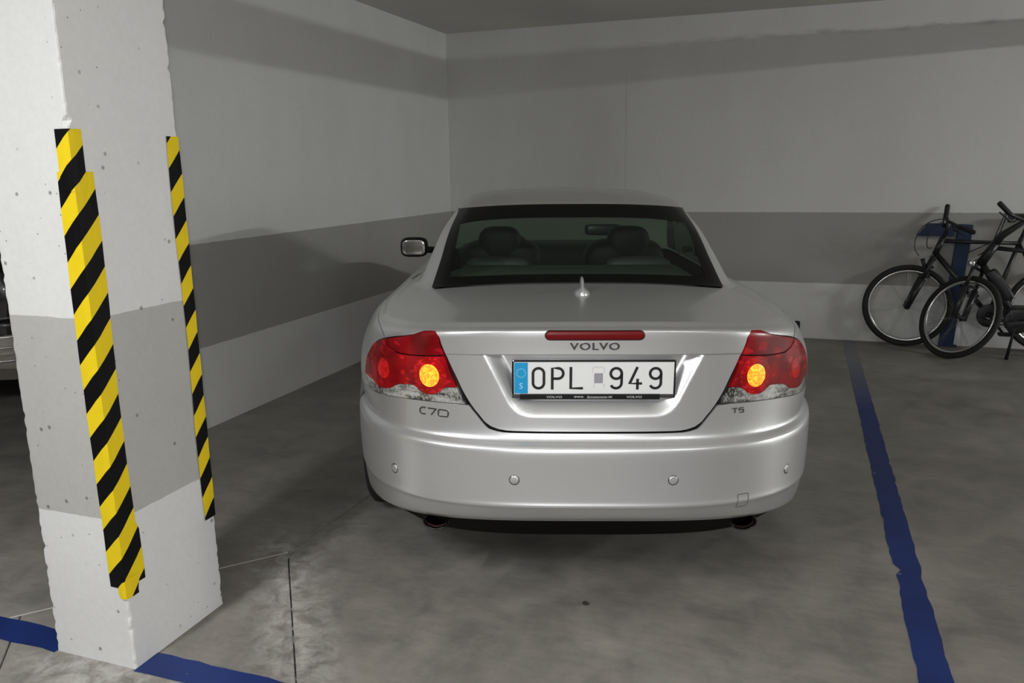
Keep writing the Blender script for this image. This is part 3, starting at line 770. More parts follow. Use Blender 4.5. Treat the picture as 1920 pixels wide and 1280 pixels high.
# fixed hard top: roof skin and rear pillars
sidew0, sidew1 = .475, .700
qgrid('rear_pillar', lambda t: w_out(t) - .004, lambda t: .485 - .008 * t, lambda u: 0 * u, lambda u: 4.98 + 0 * u, 26, 40, M_silver, mirror=False)
qgrid('windscreen_pillar', lambda t: .695 + 0 * t, lambda t: .765 + 0 * t, lambda u: 0 * u, lambda u: 5.0 + 0 * u, 10, 20, M_silver, mirror=False)
qgrid('side_window', lambda t: .485 - .008 * t, lambda t: .695 + 0 * t, lambda u: .1 + 0 * u, lambda u: 4.9 + 0 * u, 30, 16, M_glass_side, mirror=False)
qgrid('windscreen', lambda t: .765 + 0 * t, lambda t: 1 + 0 * t, lambda u: .1 + 0 * u, lambda u: 5.0 + 0 * u, 24, 16, M_glass)
qgrid('roof', zero, lambda t: 1 + 0 * t, lambda u: np.where(u < .36, 4.955 - .23 * (np.minimum(u, .36) / .352) ** 2.5, 4.73), lambda u: GT + 0 * u, 160, 50, M_silver, off=.002)
qgrid('headlining', zero, lambda t: 1 + 0 * t, lambda u: 5.0 + 0 * u, lambda u: GT + 0 * u, 60, 14, M_trim_dark, off=-.03)

# ---- cabin seen through the glass
def blk(name, c, s, m, e=.4, M_=None, parent=None): 
    V, F = superell(c, s, e, 12, M_); return pydata(name, V, F, m, parent or car, True)
box('parcel_shelf', (0, 1.26, 1.000), (1.06, .62, .02), M_shelf, car, bevel=.006)
box('cabin_floor', (0, 2.2, .30), (1.4, 2.4, .04), M_trim_dark, car)
for sx in (-.36, .36):
    rs = blk('rear_seat', (sx, 1.68, .78), (.29, .09, .20), M_seat_grey, .4, Matrix.Rotation(.25, 3, 'X'))
    blk('headrest', (sx, 1.66, .985), (.165, .055, .055), M_seat_grey, .55, None, rs)
    fs = blk('front_seat', (sx, 2.36, .78), (.25, .085, .30), M_seat_dark, .45, Matrix.Rotation(.22, 3, 'X'))
    blk('headrest', (sx - .03 * (sx < 0) + .02, 2.28, 1.045), (.125, .055, .11), M_seat_dark, .6, Matrix.Rotation(.12, 3, 'X'), fs)
    blk('seat_cushion', (sx, 2.62, .52), (.25, .26, .09), M_seat_dark, .4)
blk('dashboard', (0, 3.02, .88), (.68, .22, .12), M_trim_dark, .35)
V, F = sweep([(-.36 + .18 * math.cos(a), 2.78 + .05 * math.sin(a),   .915 + .16 * math.sin(a)) for a in np.linspace(0, 2 * math.pi, 28, endpoint=False)], .015, 8, closed=True)
pydata('steering_wheel', V, F, M_trim_dark, car, True)
blk('cabin_block', (.27, 2.66, 1.105), (.115, .02, .036), M_cabin_block, .4)  # small bluish block set right of centre in the cabin

# ---- details at the back
def badge(name, txt, s0, t0, side, wid, hei, m, w=.0025, shear=0, spacing=1.0, parent=None, bold=0):
    V, F = text_mesh(txt, 1, .5, shear, spacing, bold); ex = V.max(0) - V.min(0)
    V = V * [wid / ex[0], hei / ex[1], 1]; V[:, 2] = (V[:, 2] + .5) * w + .0005
    P = on_surf(s0, t0, side if side else 1, V) if side else on_surf(s0, t0, 1, V)
    return pydata(name, P, F, m, parent or car)
def bar_shape(wid, hei, n=10):
    U = []; r = hei / 2
    for k in range(n + 1): a = -math.pi / 2 + math.pi * k / n; U.append((wid / 2 - r + r * math.cos(a), r * math.sin(a)))
    for k in range(n + 1): a = math.pi / 2 + math.pi * k / n; U.append((-wid / 2 + r + r * math.cos(a), r * math.sin(a)))
    return U
def pad(name, s0, t0, side, shape, w, m, nx=24, parent=None):
    """raised pad with a filled outline on the body"""
    xs = [p[0] for p in shape]; x0, x1 = min(xs), max(xs)
    up_, lo_ = [], []
    U, F = [], []; X = x0 + (x1 - x0) * (1 - np.cos(np.linspace(0, math.pi, nx))) / 2
    arr = np.array(shape)
    top = arr[arr[:, 1] >= -1e-9]; bot = arr[arr[:, 1] <= 1e-9]; top = top[np.argsort(top[:, 0])]; bot = bot[np.argsort(bot[:, 0])]
    for x in X:
        a, b = np.interp(x, bot[:, 0], bot[:, 1]), np.interp(x, top[:, 0], top[:, 1])
        for f, ww in ((0, 0), (0.0, .6), (.12, 1), (.5, 1.0), (.88, 1), (1, .6), (1, 0)): U.append((x, a + (b - a) * f, w * ww))
    for i in range(nx - 1):
        for j in range(6): F.append((i*7+j, (i+1)*7+j, (i+1)*7+j+1, i*7+j+1))
    P = on_surf(s0, t0, side, U); return pydata(name, P, F if side > 0 else [f[::-1] for f in F], m, parent or car, True)
pad('brake_light_rim', 0.0, 16.12, 1, bar_shape(.320, .0325), .0015, M_gap, 40)
pad('high_brake_light', 0.0, 16.12, 1, bar_shape(.314, .027), .004, M_red_bar, 40)
badge('maker_badge', 'VOLVO', 0.0, 15.36, 0, .160, .0245, M_badge, .003, spacing=1.12, bold=.022)

# parking sensors
for s_, t_, sd in ((.2398, 5.66, -1), (.0870, 5.88, -1), (.0870, 5.88, 1), (.2398, 5.66, 1)):
    ring = pad('sensor_ring', s_, t_, sd, [(.0175 * math.cos(a), .0175 * math.sin(a)) for a in np.linspace(0, 2 * math.pi, 32)], .0006, M_badge, 16)
    pad('parking_sensor', s_, t_, sd, [(.0145 * math.cos(a), .0145 * math.sin(a)) for a in np.linspace(0, 2 * math.pi, 32)], .0028, M_silver, 16)
# square cover of the towing eye: fine groove outline and flush cap
TCs, TCt = .1715, 3.9
e_ = .0205
for (cx, cy, sx, sy) in ((0, .024, .041, .0022), (0, -.024, .041, .0022), (-.0205, 0, .0022, .048), (.0205, 0, .0022, .048)):
    U = [(cx + a * sx / 2, cy + b * sy / 2, .0006) for b in np.linspace(-1, 1, 9 if sy > .01 else 2) for a in np.linspace(-1, 1, 9 if sx > .01 else 2)]
    na = 9 if sx > .01 else 2; nb = 9 if sy > .01 else 2
    F = [(j*na+i, j*na+i+1, (j+1)*na+i+1, (j+1)*na+i) for j in range(nb - 1) for i in range(na - 1)]
    pydata('tow_cover_gap', on_surf(TCs, TCt, 1, U), F, mat('groove_grey', (.10, .10, .10), .6) if 'groove_grey' not in bpy.data.materials else bpy.data.materials['groove_grey'], car)
# number plate in the recess
PT = Matrix.Rotation(.03, 3, 'X')
plate = box('number_plate', (0, .066, .8165), (.520, .004, .110), M_plate, car, M=PT, bevel=.0012, seg=1)
def on_plate(V, w=0.0):   # plate coordinates (u across, v up, out) to car coordinates
    return [Vector((0, .066, .8165)) + PT @ Vector((a[0], -.0021 - (a[2] if len(a) > 2 else 0) - w, a[1])) for a in V]
def pl_part(name, V, F, m, w=.0004): return pydata(name, on_plate(V, w), F, m, plate)
def rectuv(x0, y0, x1, y1, n=1): return [(x0, y0), (x1, y0), (x1, y1), (x0, y1)], [(0, 1, 2, 3)]
V, F = rectuv(-.2575, -.052, -.2135, .052); pl_part('country_band', V, F, M_plate_blue)
V, F = [], []
for k in range(12):
    a = 2 * math.pi * k / 12; c_ = (-.2355 + .0145 * math.cos(a), .017 + .0145 * math.sin(a)); o = len(V)
    for j in range(10): rr = .0034 if j % 2 == 0 else .0015; b = math.pi / 2 + math.pi * j / 5; V.append((c_[0] + rr * math.cos(b), c_[1] + rr * math.sin(b)))
    F.append(tuple(range(o, o + 10)))
pl_part('star_ring', V, F, M_star, .0007)
V, F = text_mesh('S', .034); V = V * .8 + [-.2355, -.026, 0]; pl_part('country_letter', V, F, M_letter, .0007)
def ribbon(pts, wd, closed=False):
    V, F = [], []; P = [np.array(p, float) for p in pts]; k = len(P)
    for i in range(k):
        a = P[i - 1] if (i or closed) else P[0]; b = P[(i + 1) % k] if (i < k - 1 or closed) else P[-1]
        t = b - a; t = t / np.linalg.norm(t); n = np.array((-t[1], t[0]))
        m_ = 1.0
        if 0 < i < k - 1 or closed:
            t1 = P[i] - P[i - 1]; t1 = t1 / np.linalg.norm(t1); m_ = 1 / max(.5, float(np.dot(n, np.array((-t1[1], t1[0])))))
        V += [tuple(P[i] + n * wd / 2 * m_), tuple(P[i] - n * wd / 2 * m_)]
    for i in range(k if closed else k - 1): j = (i + 1) % k; F.append((2*i+1, 2*j+1, 2*j, 2*i))
    return V, F
arc2 = lambda cx, cy, rx, ry, a0, a1, n=14: [(cx + rx * math.cos(math.radians(a0 + (a1 - a0) * i / n)), cy + ry * math.sin(math.radians(a0 + (a1 - a0) * i / n))) for i in range(n + 1)]
Wd, Hh, SW = .0355, .0675, .0088       # centre-line width and height, stroke
def ch(c):
    w, h = Wd / 2, Hh / 2
    if c == 'O': return [(arc2(0, h - w, w, w, 0, 180) + arc2(0, -h + w, w, w, 180, 360), True)]
    if c == 'P': return [([(-w, -h - SW / 2), (-w, h), (w * .05, h)] + arc2(w * .05, h - .0175, w * .95, .0175, 90, -90, 12)[1:] + [(-w, h - .035)], False)]
    if c == 'L': return [([(-w, h + SW / 2), (-w, -h), (w + SW / 2, -h)], False)]
    if c == '9': return [(arc2(0, h - w, w, w, 0, 360, 26)[:-1], True), ([(w, h - w), (w, -h + w)] + arc2(0, -h + w, w, w, 0, -155, 12)[1:], False)]
    if c == '4': return [([(w * .35, h + SW / 2), (-w, -h * .52), (w + SW / 2, -h * .52)], False), ([(w * .42, -h * .05), (w * .42, -h - SW / 2)], False)]
for c_, cx in (('O', -.1790), ('P', -.1165), ('L', -.0565), ('9', .0725), ('4', .1345), ('9', .1995)):
    parts = [ribbon([(x_ + cx, y_ - .0005) for x_, y_ in pts], SW, cl) for pts, cl in ch(c_)]
    V, F = merge(parts); pl_part('character', V, F, M_ink, .0007)
V, F = rectuv(.0015, -.017, .0295, .0165); pl_part('inspection_sticker', V, F, M_sticker, .0007)
V, F = merge([ribbon([(-.004, .018), (-.004, .032), (.002, .037), (.030, .037), (.034, .032), (.034, .018)], .0025), ribbon([(.001, -.022), (.001, -.032)], .0025), ribbon([(.030, -.021), (.036, -.021)], .004), ribbon([(.034, -.025), (.034, -.034)], .002)])
tag(pl_part('sticker_outline', V, F, M_sticker_pale, .0006), kind='stuff')
# thin squared letters of the model and engine badges
def line_badge(name, strokes, s0, t0, sd, sw, w, dens=6):
    V, F = [], []
    for pts, cl in strokes:
        P = []; m_ = len(pts)
        for i in range(m_ if cl else m_ - 1):
            a, b_ = np.array(pts[i], float), np.array(pts[(i + 1) % m_], float)
            for q_ in range(dens): P.append(a + (b_ - a) * q_ / dens)
        if not cl: P.append(np.array(pts[-1], float))
        v_, f_ = ribbon(P, sw, cl); o = len(V); n = len(v_)
        V += [(x_, y_, w) for x_, y_ in v_] + [(x_, y_, 0) for x_, y_ in v_]
        F += [tuple(i + o for i in f) for f in f_]
        for i in range(0, n - 2, 2): F += [(o+i, o+i+2, o+n+i+2, o+n+i), (o+i+3, o+i+1, o+n+i+1, o+n+i+3)]
    return pydata(name, on_surf(s0, t0, sd, V), F, M_badge, car)
def rrect(cx, cy, w_, h_, r_): 
    o = []
    for (sx, sy, a0) in ((1, 1, 0), (-1, 1, 90), (-1, -1, 180), (1, -1, 270)): o += arc2(cx + sx * (w_ / 2 - r_), cy + sy * (h_ / 2 - r_), r_, r_, a0, a0 + 90, 3)
    return o
line_badge('model_badge', [([(-.031, .011), (-.046, .011), (-.053, .004), (-.053, -.005), (-.047, -.011), (-.031, -.011)], False), ([(-.021, .011), (.010, .011), (-.008, -.011)], False), (rrect(.037, 0, .036, .022, .006), True)], .1850, 12.57, -1, .0038, .003)
line_badge('engine_badge', [([(-.021, .0075), (-.002, .0075)], False), ([(-.0115, .0075), (-.0115, -.0075)], False), ([(.021, .0075), (.005, .0075), (.005, .001), (.021, .001), (.021, -.0075), (.005, -.0075)], False)], .1665, 12.72, 1, .0028, .0025)
# plate holder: rim and the printed strip below
hol = pydata('plate_holder', [], [], None, car)
bm = bmesh.new(); bm_box(bm, (0, .0700, .8125), (.532, .010, .128), M=PT, bevel=.004); from_bm('backing', bm, M_badge, hol)
V, F = sweep(on_plate([(-.262, -.054), (-.262, .053), (-.258, .057), (.258, .057), (.262, .053), (.262, -.054)], .0), .0028, 8); pydata('rim', V, F, M_black, hol, True)
bm = bmesh.new(); bm_box(bm, on_plate([(-.012, -.0625)], .0015)[0], (.455, .006, .0185), M=PT, bevel=.002); from_bm('strip', bm, M_black, hol)
for tx, cx, wd_, hh_, sh_ in (('VOLVO', -.128, .051, .0072, 0), ('www.', -.047, .033, .0060, 0), ('hmmmm', .011, .066, .0095, .4), ('.se', .053, .014, .0064, 0), ('VOLVO', .132, .050, .0072, 0)):
    V, F = text_mesh(tx, 1, 0, sh_); ex = V.max(0) - V.min(0); V = V * [wd_ / ex[0], hh_ / ex[1], 0] + [cx, -.0625, .0050]
    pydata('holder_print', on_plate(V), F, M_print, hol)
# antenna fin on the lid
fin_y = .60; zf = float(surf(0.0, 23.3)[2])
secs = []
for k, (h_, half, yb, ye) in enumerate([(0, .034, .585, .74), (.012, .030, .587, .73), (.020, .016, .592, .725), (.028, .0095, .600, .715), (.050, .0075, .625, .700), (.060, .005, .640, .690), (.064, .001, .655, .680)]):
    n = 20; secs.append([(half * math.sin(a), (yb + ye) / 2 - (ye - yb) / 2 * math.cos(a), zf - .002 + h_) for a in np.linspace(0, 2 * math.pi, n, endpoint=False)])
V = [p for s_ in secs for p in s_]; F = [(i*20+j, i*20+(j+1) % 20, (i+1)*20+(j+1) % 20, (i+1)*20+j) for i in range(len(secs) - 1) for j in range(20)] + [tuple(range(len(V) - 20, len(V)))]
pydata('antenna_fin', V, F, mat('fin_silver', (.72, .72, .72), .3, .6, coat=.5), car, True)
# exhausts
for sx in (-.533, .533):
    ex = pydata('exhaust_tip', *lathe([(.030, .30), (.034, .10), (.0435, .075), (.046, .070), (.044, .068), (.040, .075), (.034, .14), (.030, .22)], 36), M_pipe, car, True)
    ex.location = (sx, .070, .282); ex.scale = (1.0, 1, .66)
    V, F = lathe([(.0385, .078), (.033, .14), (.0005, .20)], 30); i_ = pydata('soot_lining', V, F, M_sootred, ex, True)
# door mirrors
mr_ = blk('door_mirror', (-.938, 2.74, .992), (.088, .055, .063), M_black, .55)
V, F = superell((-.936, 2.684, .993), (.074, .006, .049), .5, 14); pydata('mirror_glass', V, F, M_chrome, mr_, True)
V, F = sweep([(-.80, 2.80, .965), (-.90, 2.76, .975)], .022, 10); pydata('mirror_arm', V, F, M_black, mr_, True)
mr_ = blk('door_mirror', (.885, 2.70, .992), (.045, .088, .063), M_black, .55)      # folded against the door
V, F = superell((.842, 2.70, .993), (.005, .074, .049), .5, 14); pydata('mirror_glass', V, F, M_chrome, mr_, True)
V, F = sweep([(.80, 2.78, .965), (.88, 2.76, .975)], .022, 10); pydata('mirror_arm', V, F, M_black, mr_, True)
# wheels
def wheel(cx, cy, sd):
    r, wd = .316, .215
    V, F = lathe([(r * .70, -wd / 2), (r * .80, -wd * .52), (r * .93, -wd * .50), (r * .985, -wd * .43), (r, -wd * .34), (r, wd * .34), (r * .985, wd * .43), (r * .93, wd * .5), (r * .8, wd * .52), (r * .70, wd / 2)], 56, 'x')
    t_ = pydata('wheel', V, F, M_rubber, car, True); t_.location = (cx, cy, r)
    V, F = lathe([(r * .71, wd * .48), (r * .68, wd * .46), (r * .64, wd * .2), (r * .64, -wd * .45)], 48, 'x'); V = [(v_[0] * sd, v_[1], v_[2]) for v_ in V]; pydata('rim', V, F, M_alloy, t_, True)
    V, F = lathe([(.0, wd * .40), (.05, wd * .40), (.06, wd * .30)], 24, 'x'); pydata('hub_cap', [(v_[0] * sd, v_[1], v_[2]) for v_ in V], F, M_alloy, t_, True)
    for k in range(5):
        a = 2 * math.pi * k / 5 + .3; V, F = sweep([(sd * wd * .36, .04 * math.cos(a), .04 * math.sin(a)), (sd * wd * .42, r * .68 * math.cos(a), r * .68 * math.sin(a))], [.030, .024], 8); pydata('spoke', V, F, M_alloy, t_, True)
for cy in (RW, FW):
    for sd in (-1, 1): wheel(sd * .795, cy, sd)

# ================================================================ dark car in the next bay, only a sliver shows left of the pillar
M_dark_paint = mat('dark_car_paint', (.012, .012, .013), .25, .3, coat=.8); M_champ = mat('champagne_bumper', (.42, .385, .33), .4, .2, coat=.4)
car2 = thing('car', 'dark car with a champagne bumper, glimpsed left of the pillar in the next bay', 'car', (-5.36, 3.33, 0), (0, 0, 0))
car2.scale = (1, .86, 1)      # a shorter car on the same lines
def patch2(*a, **k): k['parent'] = car2; return patch(*a, **k)
patch2('bumper', np.linspace(0, .398, 70), 0, 6.2, rowset(0, 6.2, 5), M_champ, mirror=True)
patch2('body_shell', np.linspace(0, 1, 130), lambda s: np.where(s < .397, 6.26, np.maximum(aR(s), aF(s))), TOP, rowset(0, TOP, 3), M_dark_paint, mirror=True)
def reparent(os_): 
    for o in (os_ if isinstance(os_, list) else [os_]): o.parent = car2
reparent(qgrid('cabin_roof', zero, lambda t: 1 + 0 * t, lambda u: 4.9 + 0 * u, lambda u: GT + 0 * u, 60, 24, M_dark_paint))
reparent(qgrid('cabin_glass', zero, lambda t: 1 + 0 * t, lambda u: .05 + 0 * u, lambda u: 4.9 + 0 * u, 60, 14, M_frit))
M_trim2 = mat('bright_trim', (.6, .59, .56), .25, .9)
for sd in (-1, 1):
    # raised trim round the reflector in the bumper corner, and the reflector inside it
    out = [(-.115, .052), (.050, .052), (.095, -.045), (-.115, -.045)]
    U = []; F = []
    for k in range(4):
        a, b = np.array(out[k]), np.array(out[(k + 1) % 4])
        for i in range(10): U.append(a + (b - a) * i / 10)
    U = np.array(U); n = len(U); R_ = np.concatenate([np.c_[U, np.zeros(n)], np.c_[U * .95, np.full(n, .012)], np.c_[U * .80, np.full(n, .012)], np.c_[U * .76, np.full(n, .002)]])
    F = [(q_*n+k, q_*n+(k+1) % n, (q_+1)*n+(k+1) % n, (q_+1)*n+k) for q_ in range(3) for k in range(n)]
    pydata('reflector_trim', on_surf(.285, 3.9, sd, R_ * [sd, 1, 1]), F, M_trim2, car2, True)
    W_ = U * .78; F = [tuple(range(n))]; pydata('corner_reflector', on_surf(.285, 3.9, sd, np.c_[W_ * [sd, 1], np.full(n, .003)]), F, M_champ, car2)
    pad('bumper_strip', .27, 6.05, sd, bar_shape(.30, .010), .003, M_trim2, 16, parent=car2)
for cy in (RW, FW):
    for sd in (-1, 1):
        V, F = lathe([(.20, -.10), (.30, -.11), (.316, -.07), (.316, .07), (.30, .11), (.20, .10)], 40, 'x'); t_ = pydata('wheel', V, F, M_rubber, car2, True); t_.location = (sd * .795, cy, .316); t_.scale = (1, 1 / .86, 1)
        V, F = lathe([(.0, .05 * sd), (.06, .075 * sd), (.205, .10 * sd), (.205, -.09 * sd)], 40, 'x'); pydata('rim', V, F, M_alloy, t_, True)

# ================================================================ bicycles against the back wall
M_bike = mat('matt_black_frame', (.014, .014, .016), .38, coat=.3); M_tyre = mat('bicycle_tyre', (.018, .018, .018), .8); M_rim = mat('polished_rim', (.72, .72, .72), .22, 1.0)
M_spoke = mat('spoke_steel', (.30, .30, .30), .35, 1.0); M_grip = mat('grip_rubber', (.012, .012, .012), .7); M_cable = mat('cable_black', (.012, .012, .012), .45); M_lampglass = mat('bicycle_lamp_chrome', (.8, .8, .8), .15, .9)
M_greyframe = mat('grey_frame_tube', (.075, .075, .08), .35, .3, coat=.4)
_wm = {}
def bike_wheel(name, root, c, ax, upv, R=.345):
    """wheel at c with axle direction ax; sub-parts tyre(self), rim, hub, spokes"""
    ax = Vector(ax).normalized(); upv = (Vector(upv) - ax * Vector(upv).dot(ax)).normalized(); fwd = ax.cross(upv)
    mt = Matrix((fwd, ax, upv)).transposed().to_4x4(); mt.translation = Vector(c)
    if R not in _wm:
        rt_ = .021
        V, F = lathe([(R - rt_ + rt_ * math.cos(a), rt_ * .95 * math.sin(a)) for a in np.linspace(0, 2 * math.pi, 13)], 60); a = bpy.data.meshes.new('tyre'); a.from_pydata([tuple(p) for p in V], [], F); a.materials.append(M_tyre)
        r1 = R - .038; V, F = lathe([(r1, -.010), (r1 + .004, -.0125), (r1 - .020, -.011), (r1 - .026, 0), (r1 - .020, .011), (r1 + .004, .0125), (r1, .010)], 60); b = bpy.data.meshes.new('rim'); b.from_pydata([tuple(p) for p in V], [], F); b.materials.append(M_rim)
        V, F = lathe([(.004, -.052), (.012, -.05), (.012, -.036), (.026, -.034), (.026, -.029), (.013, -.026), (.013, .026), (.026, .029), (.026, .034), (.012, .036), (.012, .05), (.004, .052)], 20); h = bpy.data.meshes.new('hub'); h.from_pydata([tuple(p) for p in V], [], F); h.materials.append(M_bike)
        V, F = sweep([(.024, .031, .0), (r1 - .022, .003, .055)], .0011, 4); s_ = bpy.data.meshes.new('spoke'); s_.from_pydata([tuple(p) for p in V], [], F); s_.materials.append(M_spoke)
        for me in (a, b, h): me.polygons.foreach_set('use_smooth', [True] * len(me.polygons))
        _wm[R] = (a, b, h, s_)
    a, b, h, s_ = _wm[R]
    w_ = bpy.data.objects.new(name, a); COL.objects.link(w_); w_.parent = root; w_.matrix_local = root.matrix_basis.inverted() @ mt
    for nm, me in (('rim', b), ('hub', h)):
        o = bpy.data.objects.new(nm, me); COL.objects.link(o); o.parent = w_
    for k in range(28):
        o = bpy.data.objects.new('spoke', s_); COL.objects.link(o); o.parent = w_
        sx = 1 if k % 2 else -1; m1 = Matrix.Rotation(2 * math.pi * k / 28, 4, 'Y') @ Matrix.Diagonal((1, sx, 1 if (k // 2) % 2 else -1, 1)); o.matrix_local = m1
    return w_
def bike(root_label, root_loc, P, group, frame_m=M_bike, front_axle=None, front_up=None, rear=True, lamp=False, side_y=-1, kick=None, R=.345, battery=False):
    b = thing('bicycle', root_label, 'bicycle', root_loc, group=group); inv_ = Vector(root_loc)
    L = lambda *ps: [Vector(p) - inv_ for p in ps]
    tb = lambda nm, pts, r_, m=None, par=None, n=10: tube(nm, L(*pts), r_, m or frame_m, par or b, n)
    g_ = {k: Vector(v_) for k, v_ in P.items()}
    bike_wheel('front_wheel', b, g_['fh'], front_axle, front_up, R)
    plane = (g_['rh'] - g_['ht']); plane.z = 0; plane.normalize(); lat = Vector((-plane.y, plane.x, 0))
    bike_wheel('rear_wheel', b, g_['rh'], lat, (0, 0, 1), R)
    fax = Vector(front_axle).normalized()
    # frame: head tube, top tube, down tube, seat tube, stays
    parts = [sweep(L(g_['ht'], g_['hb']), .034 if battery else .024, 12), sweep(L(g_['ht'] * .8 + g_['hb'] * .2, g_['st']), [.017, .015], 12), sweep(L(g_['hb'] * .9 + g_['ht'] * .1, g_['bb']), [.024, .03] if battery else .021, 12), sweep(L(g_['bb'], g_['st'] + (g_['st'] - g_['bb']) * .08), .017, 12)]
    for sgn in (-1, 1):
        parts += [sweep(L(g_['bb'] + lat * .03 * sgn, g_['rh'] + lat * .06 * sgn), [.013, .009], 8), sweep(L(g_['st'] + lat * .015 * sgn, g_['rh'] + lat * .06 * sgn), .0085, 8)]
    parts.append(sweep(L(g_['bb'] - lat * .036, g_['bb'] + lat * .036), .024, 14))
    V, F = merge(parts); pydata('frame', V, F, frame_m, b, True)
    # suspension fork: steerer, crown, two stanchions with thick lower legs
    cr = g_['hb'] + (g_['fh'] - g_['hb']) * .06
    fparts = [sweep(L(cr - fax * .062, cr + fax * .062), .021, 12)]
    for sgn in (-1, 1):
        a = cr + fax * .058 * sgn; e = g_['fh'] + fax * .058 * sgn; mid_ = a + (e - a) * .42
        fparts += [sweep(L(a, mid_), .0145, 10), sweep(L(mid_, e + (e - a) * .03), [.026, .023], 10)]
    fparts.append(sweep(L(cr + (g_['fh'] - cr) * .40 - fax * .058, cr + (g_['fh'] - cr) * .36 + (g_['ht'] - g_['hb']).cross(fax).normalized() * .035, cr + (g_['fh'] - cr) * .40 + fax * .058), .011, 8))
    V, F = merge(fparts); pydata('fork', V, F, M_bike, b, True)
    kf = 1.9 if battery else 1.0
    stem = tb('stem', [g_['ht'] - (g_['ht'] - g_['hb']) * .2, g_['ht'] + (g_['ht'] - g_['hb']).normalized() * .07, g_['bar']], [.017 * kf, .016 * kf, .018], M_bike)
    hb = tb('handlebar', [g_['gl'], g_['bl'], g_['bar'], g_['br'], g_['gr']], .0125, M_bike)
    for a, c_ in ((g_['gl'], g_['bl']), (g_['gr'], g_['br'])):
        d = (c_ - a).normalized(); tb('grip', [a - d * .01, a, a + d * .11, a + d * .12], [.015, .019, .0175, .015], M_grip, n=12)
        e = a + d * .16; dn = Vector((-.02, -.03, -.035)); tb('brake_lever', [e, e + dn * .9 - d * .02, e + dn * 1.15 - d * .13], [.012, .007, .005], M_bike, n=8)
        tb('shifter', [e + Vector((0, 0, -.012)), e + Vector((-.02, -.02, -.035)) - d * .03], [.016, .012], M_bike, n=8)
    for j, (p0, p1, p2, p3) in enumerate(P_cables(g_)): tb('cable', bez(p0, p1, p2, p3, 16), .0036, M_cable, n=6)
    sd_ = g_['st'] + (g_['st'] - g_['bb']).normalized() * .18
    tb('seat_post', [g_['st'], sd_], .0135, M_bike)
    back = plane
    V, F = [], []
    for k, t_ in enumerate(np.linspace(-.14, .13, 9)):
        wd_ = .018 + .062 * max(0, (t_ + .14) / .27) ** 1.6; c_ = sd_ + back * t_ + Vector((0, 0, .03))
        for j in range(12):
            an = 2 * math.pi * j / 12; V.append(c_ + lat * wd_ * math.cos(an) + Vector((0, 0, .025 * math.sin(an))) - inv_)
    for k in range(8):
        for j in range(12): F.append((k*12+j, k*12+(j+1) % 12, (k+1)*12+(j+1) % 12, (k+1)*12+j))
    F += [tuple(range(12)), tuple(range(96, 108))]
    pydata('saddle', V, F, M_grip, b, True)
    # cranks, chainring, pedals
    cs = lat * (.055 * (1 if lat.y < 0 else -1))
    V, F = lathe([(.03, -.003), (.088, -.003), (.095, 0), (.088, .003), (.03, .003)], 36); q_ = cs.to_track_quat('Y', 'Z').to_matrix()
    V = [q_ @ Vector(p) + g_['bb'] + cs - inv_ for p in V]; pydata('chainring', V, F, M_bike, b, True)
    dcr = (back * .6 + Vector((0, 0, -.8))).normalized() * .165 if not kick else (back * .95 + Vector((0, 0, .25))).normalized() * .165
    for sgn in (1, -1):
        e = g_['bb'] + cs * sgn * 1.4 + dcr * sgn
        cr_ = tb('crank', [g_['bb'] + cs * sgn * 1.25, e], [.013, .010], M_bike)
        pc_ = e + cs * sgn * 1.0 - inv_
        box('pedal', pc_, (.085, .075, .022), M_grip, b, rz=math.atan2(plane.y, plane.x), bevel=.004)
    tb('chain', [g_['bb'] + cs + Vector((0, 0, .09)), g_['rh'] + cs * .8 + Vector((0, 0, .035)), g_['rh'] + cs * .8 - Vector((0, 0, .035)), g_['bb'] + cs - Vector((0, 0, .09))], .0045, M_bike, n=5)
    V, F = lathe([(.012, -.01), (.045, -.008), (.045, .008), (.012, .01)], 24); V = [q_ @ Vector(p) + g_['rh'] + cs * .8 - inv_ for p in V]; pydata('sprockets', V, F, M_bike, b, True)
    if kick: tb('kickstand', kick, [.009, .008, .008, .014], M_bike)
    if lamp:
        V, F = superell(P['lamp'] - inv_, (.024, .030, .024), .6, 10); lb = pydata('headlamp', V, F, M_lampglass, b, True)
    if battery:
        a, e = g_['hb'] * .8 + g_['bb'] * .2, g_['hb'] * .25 + g_['bb'] * .75; dd = (e - a)
        V, F = superell((a + e) / 2 + Vector((.015, 0, .045)) - inv_, (dd.length * .5, .035, .042), .35, 12, dd.to_track_quat('X', 'Z').to_matrix()); pydata('battery_pack', V, F, M_bike, b, True)
        V, F = superell(g_['bb'] + Vector((.0, 0, .03)) - inv_, (.085, .06, .075), .5, 12); pydata('motor_housing', V, F, M_bike, b, True)
    return b
G_B = 'bicycles leaning at the back wall'
# first bicycle, nearly parallel to the wall
def P_cables(g_):
    c = g_['bar']; return [(c + Vector((-.02, -.03, .02)), c + Vector((-.24, -.05, .03)), c + Vector((-.27, -.05, -.22)), g_['hb'] + Vector((-.12, -.06, .0))), (c + Vector((-.03, -.02, 0)), c + Vector((-.17, -.03, -.05)), c + Vector((-.16, -.03, -.25)), g_['hb'] + Vector((-.03, -.03, .06)))]
Y1b = 7.235
b1 = bike('black bicycle nearer the silver car, front wheel side on, in front of the blue post', (.87, Y1b, 0), dict(
    fh=(.865, Y1b, .338), hb=(1.035, Y1b, .76), ht=(1.085, Y1b, .90), bar=(1.105, Y1b - .03, 1.03), bl=(1.095, Y1b + .03, 1.07), gl=(1.105, Y1b + .07, 1.145), br=(1.16, Y1b - .09, 1.00), gr=(1.265, Y1b - .17, .955),
    st=(1.62, Y1b + .015, .86), bb=(1.46, Y1b + .01, .29), rh=(1.90, Y1b + .02, .338)), G_B, front_axle=(0.04, 1, .0), front_up=(0, 0, 1), R=.338)
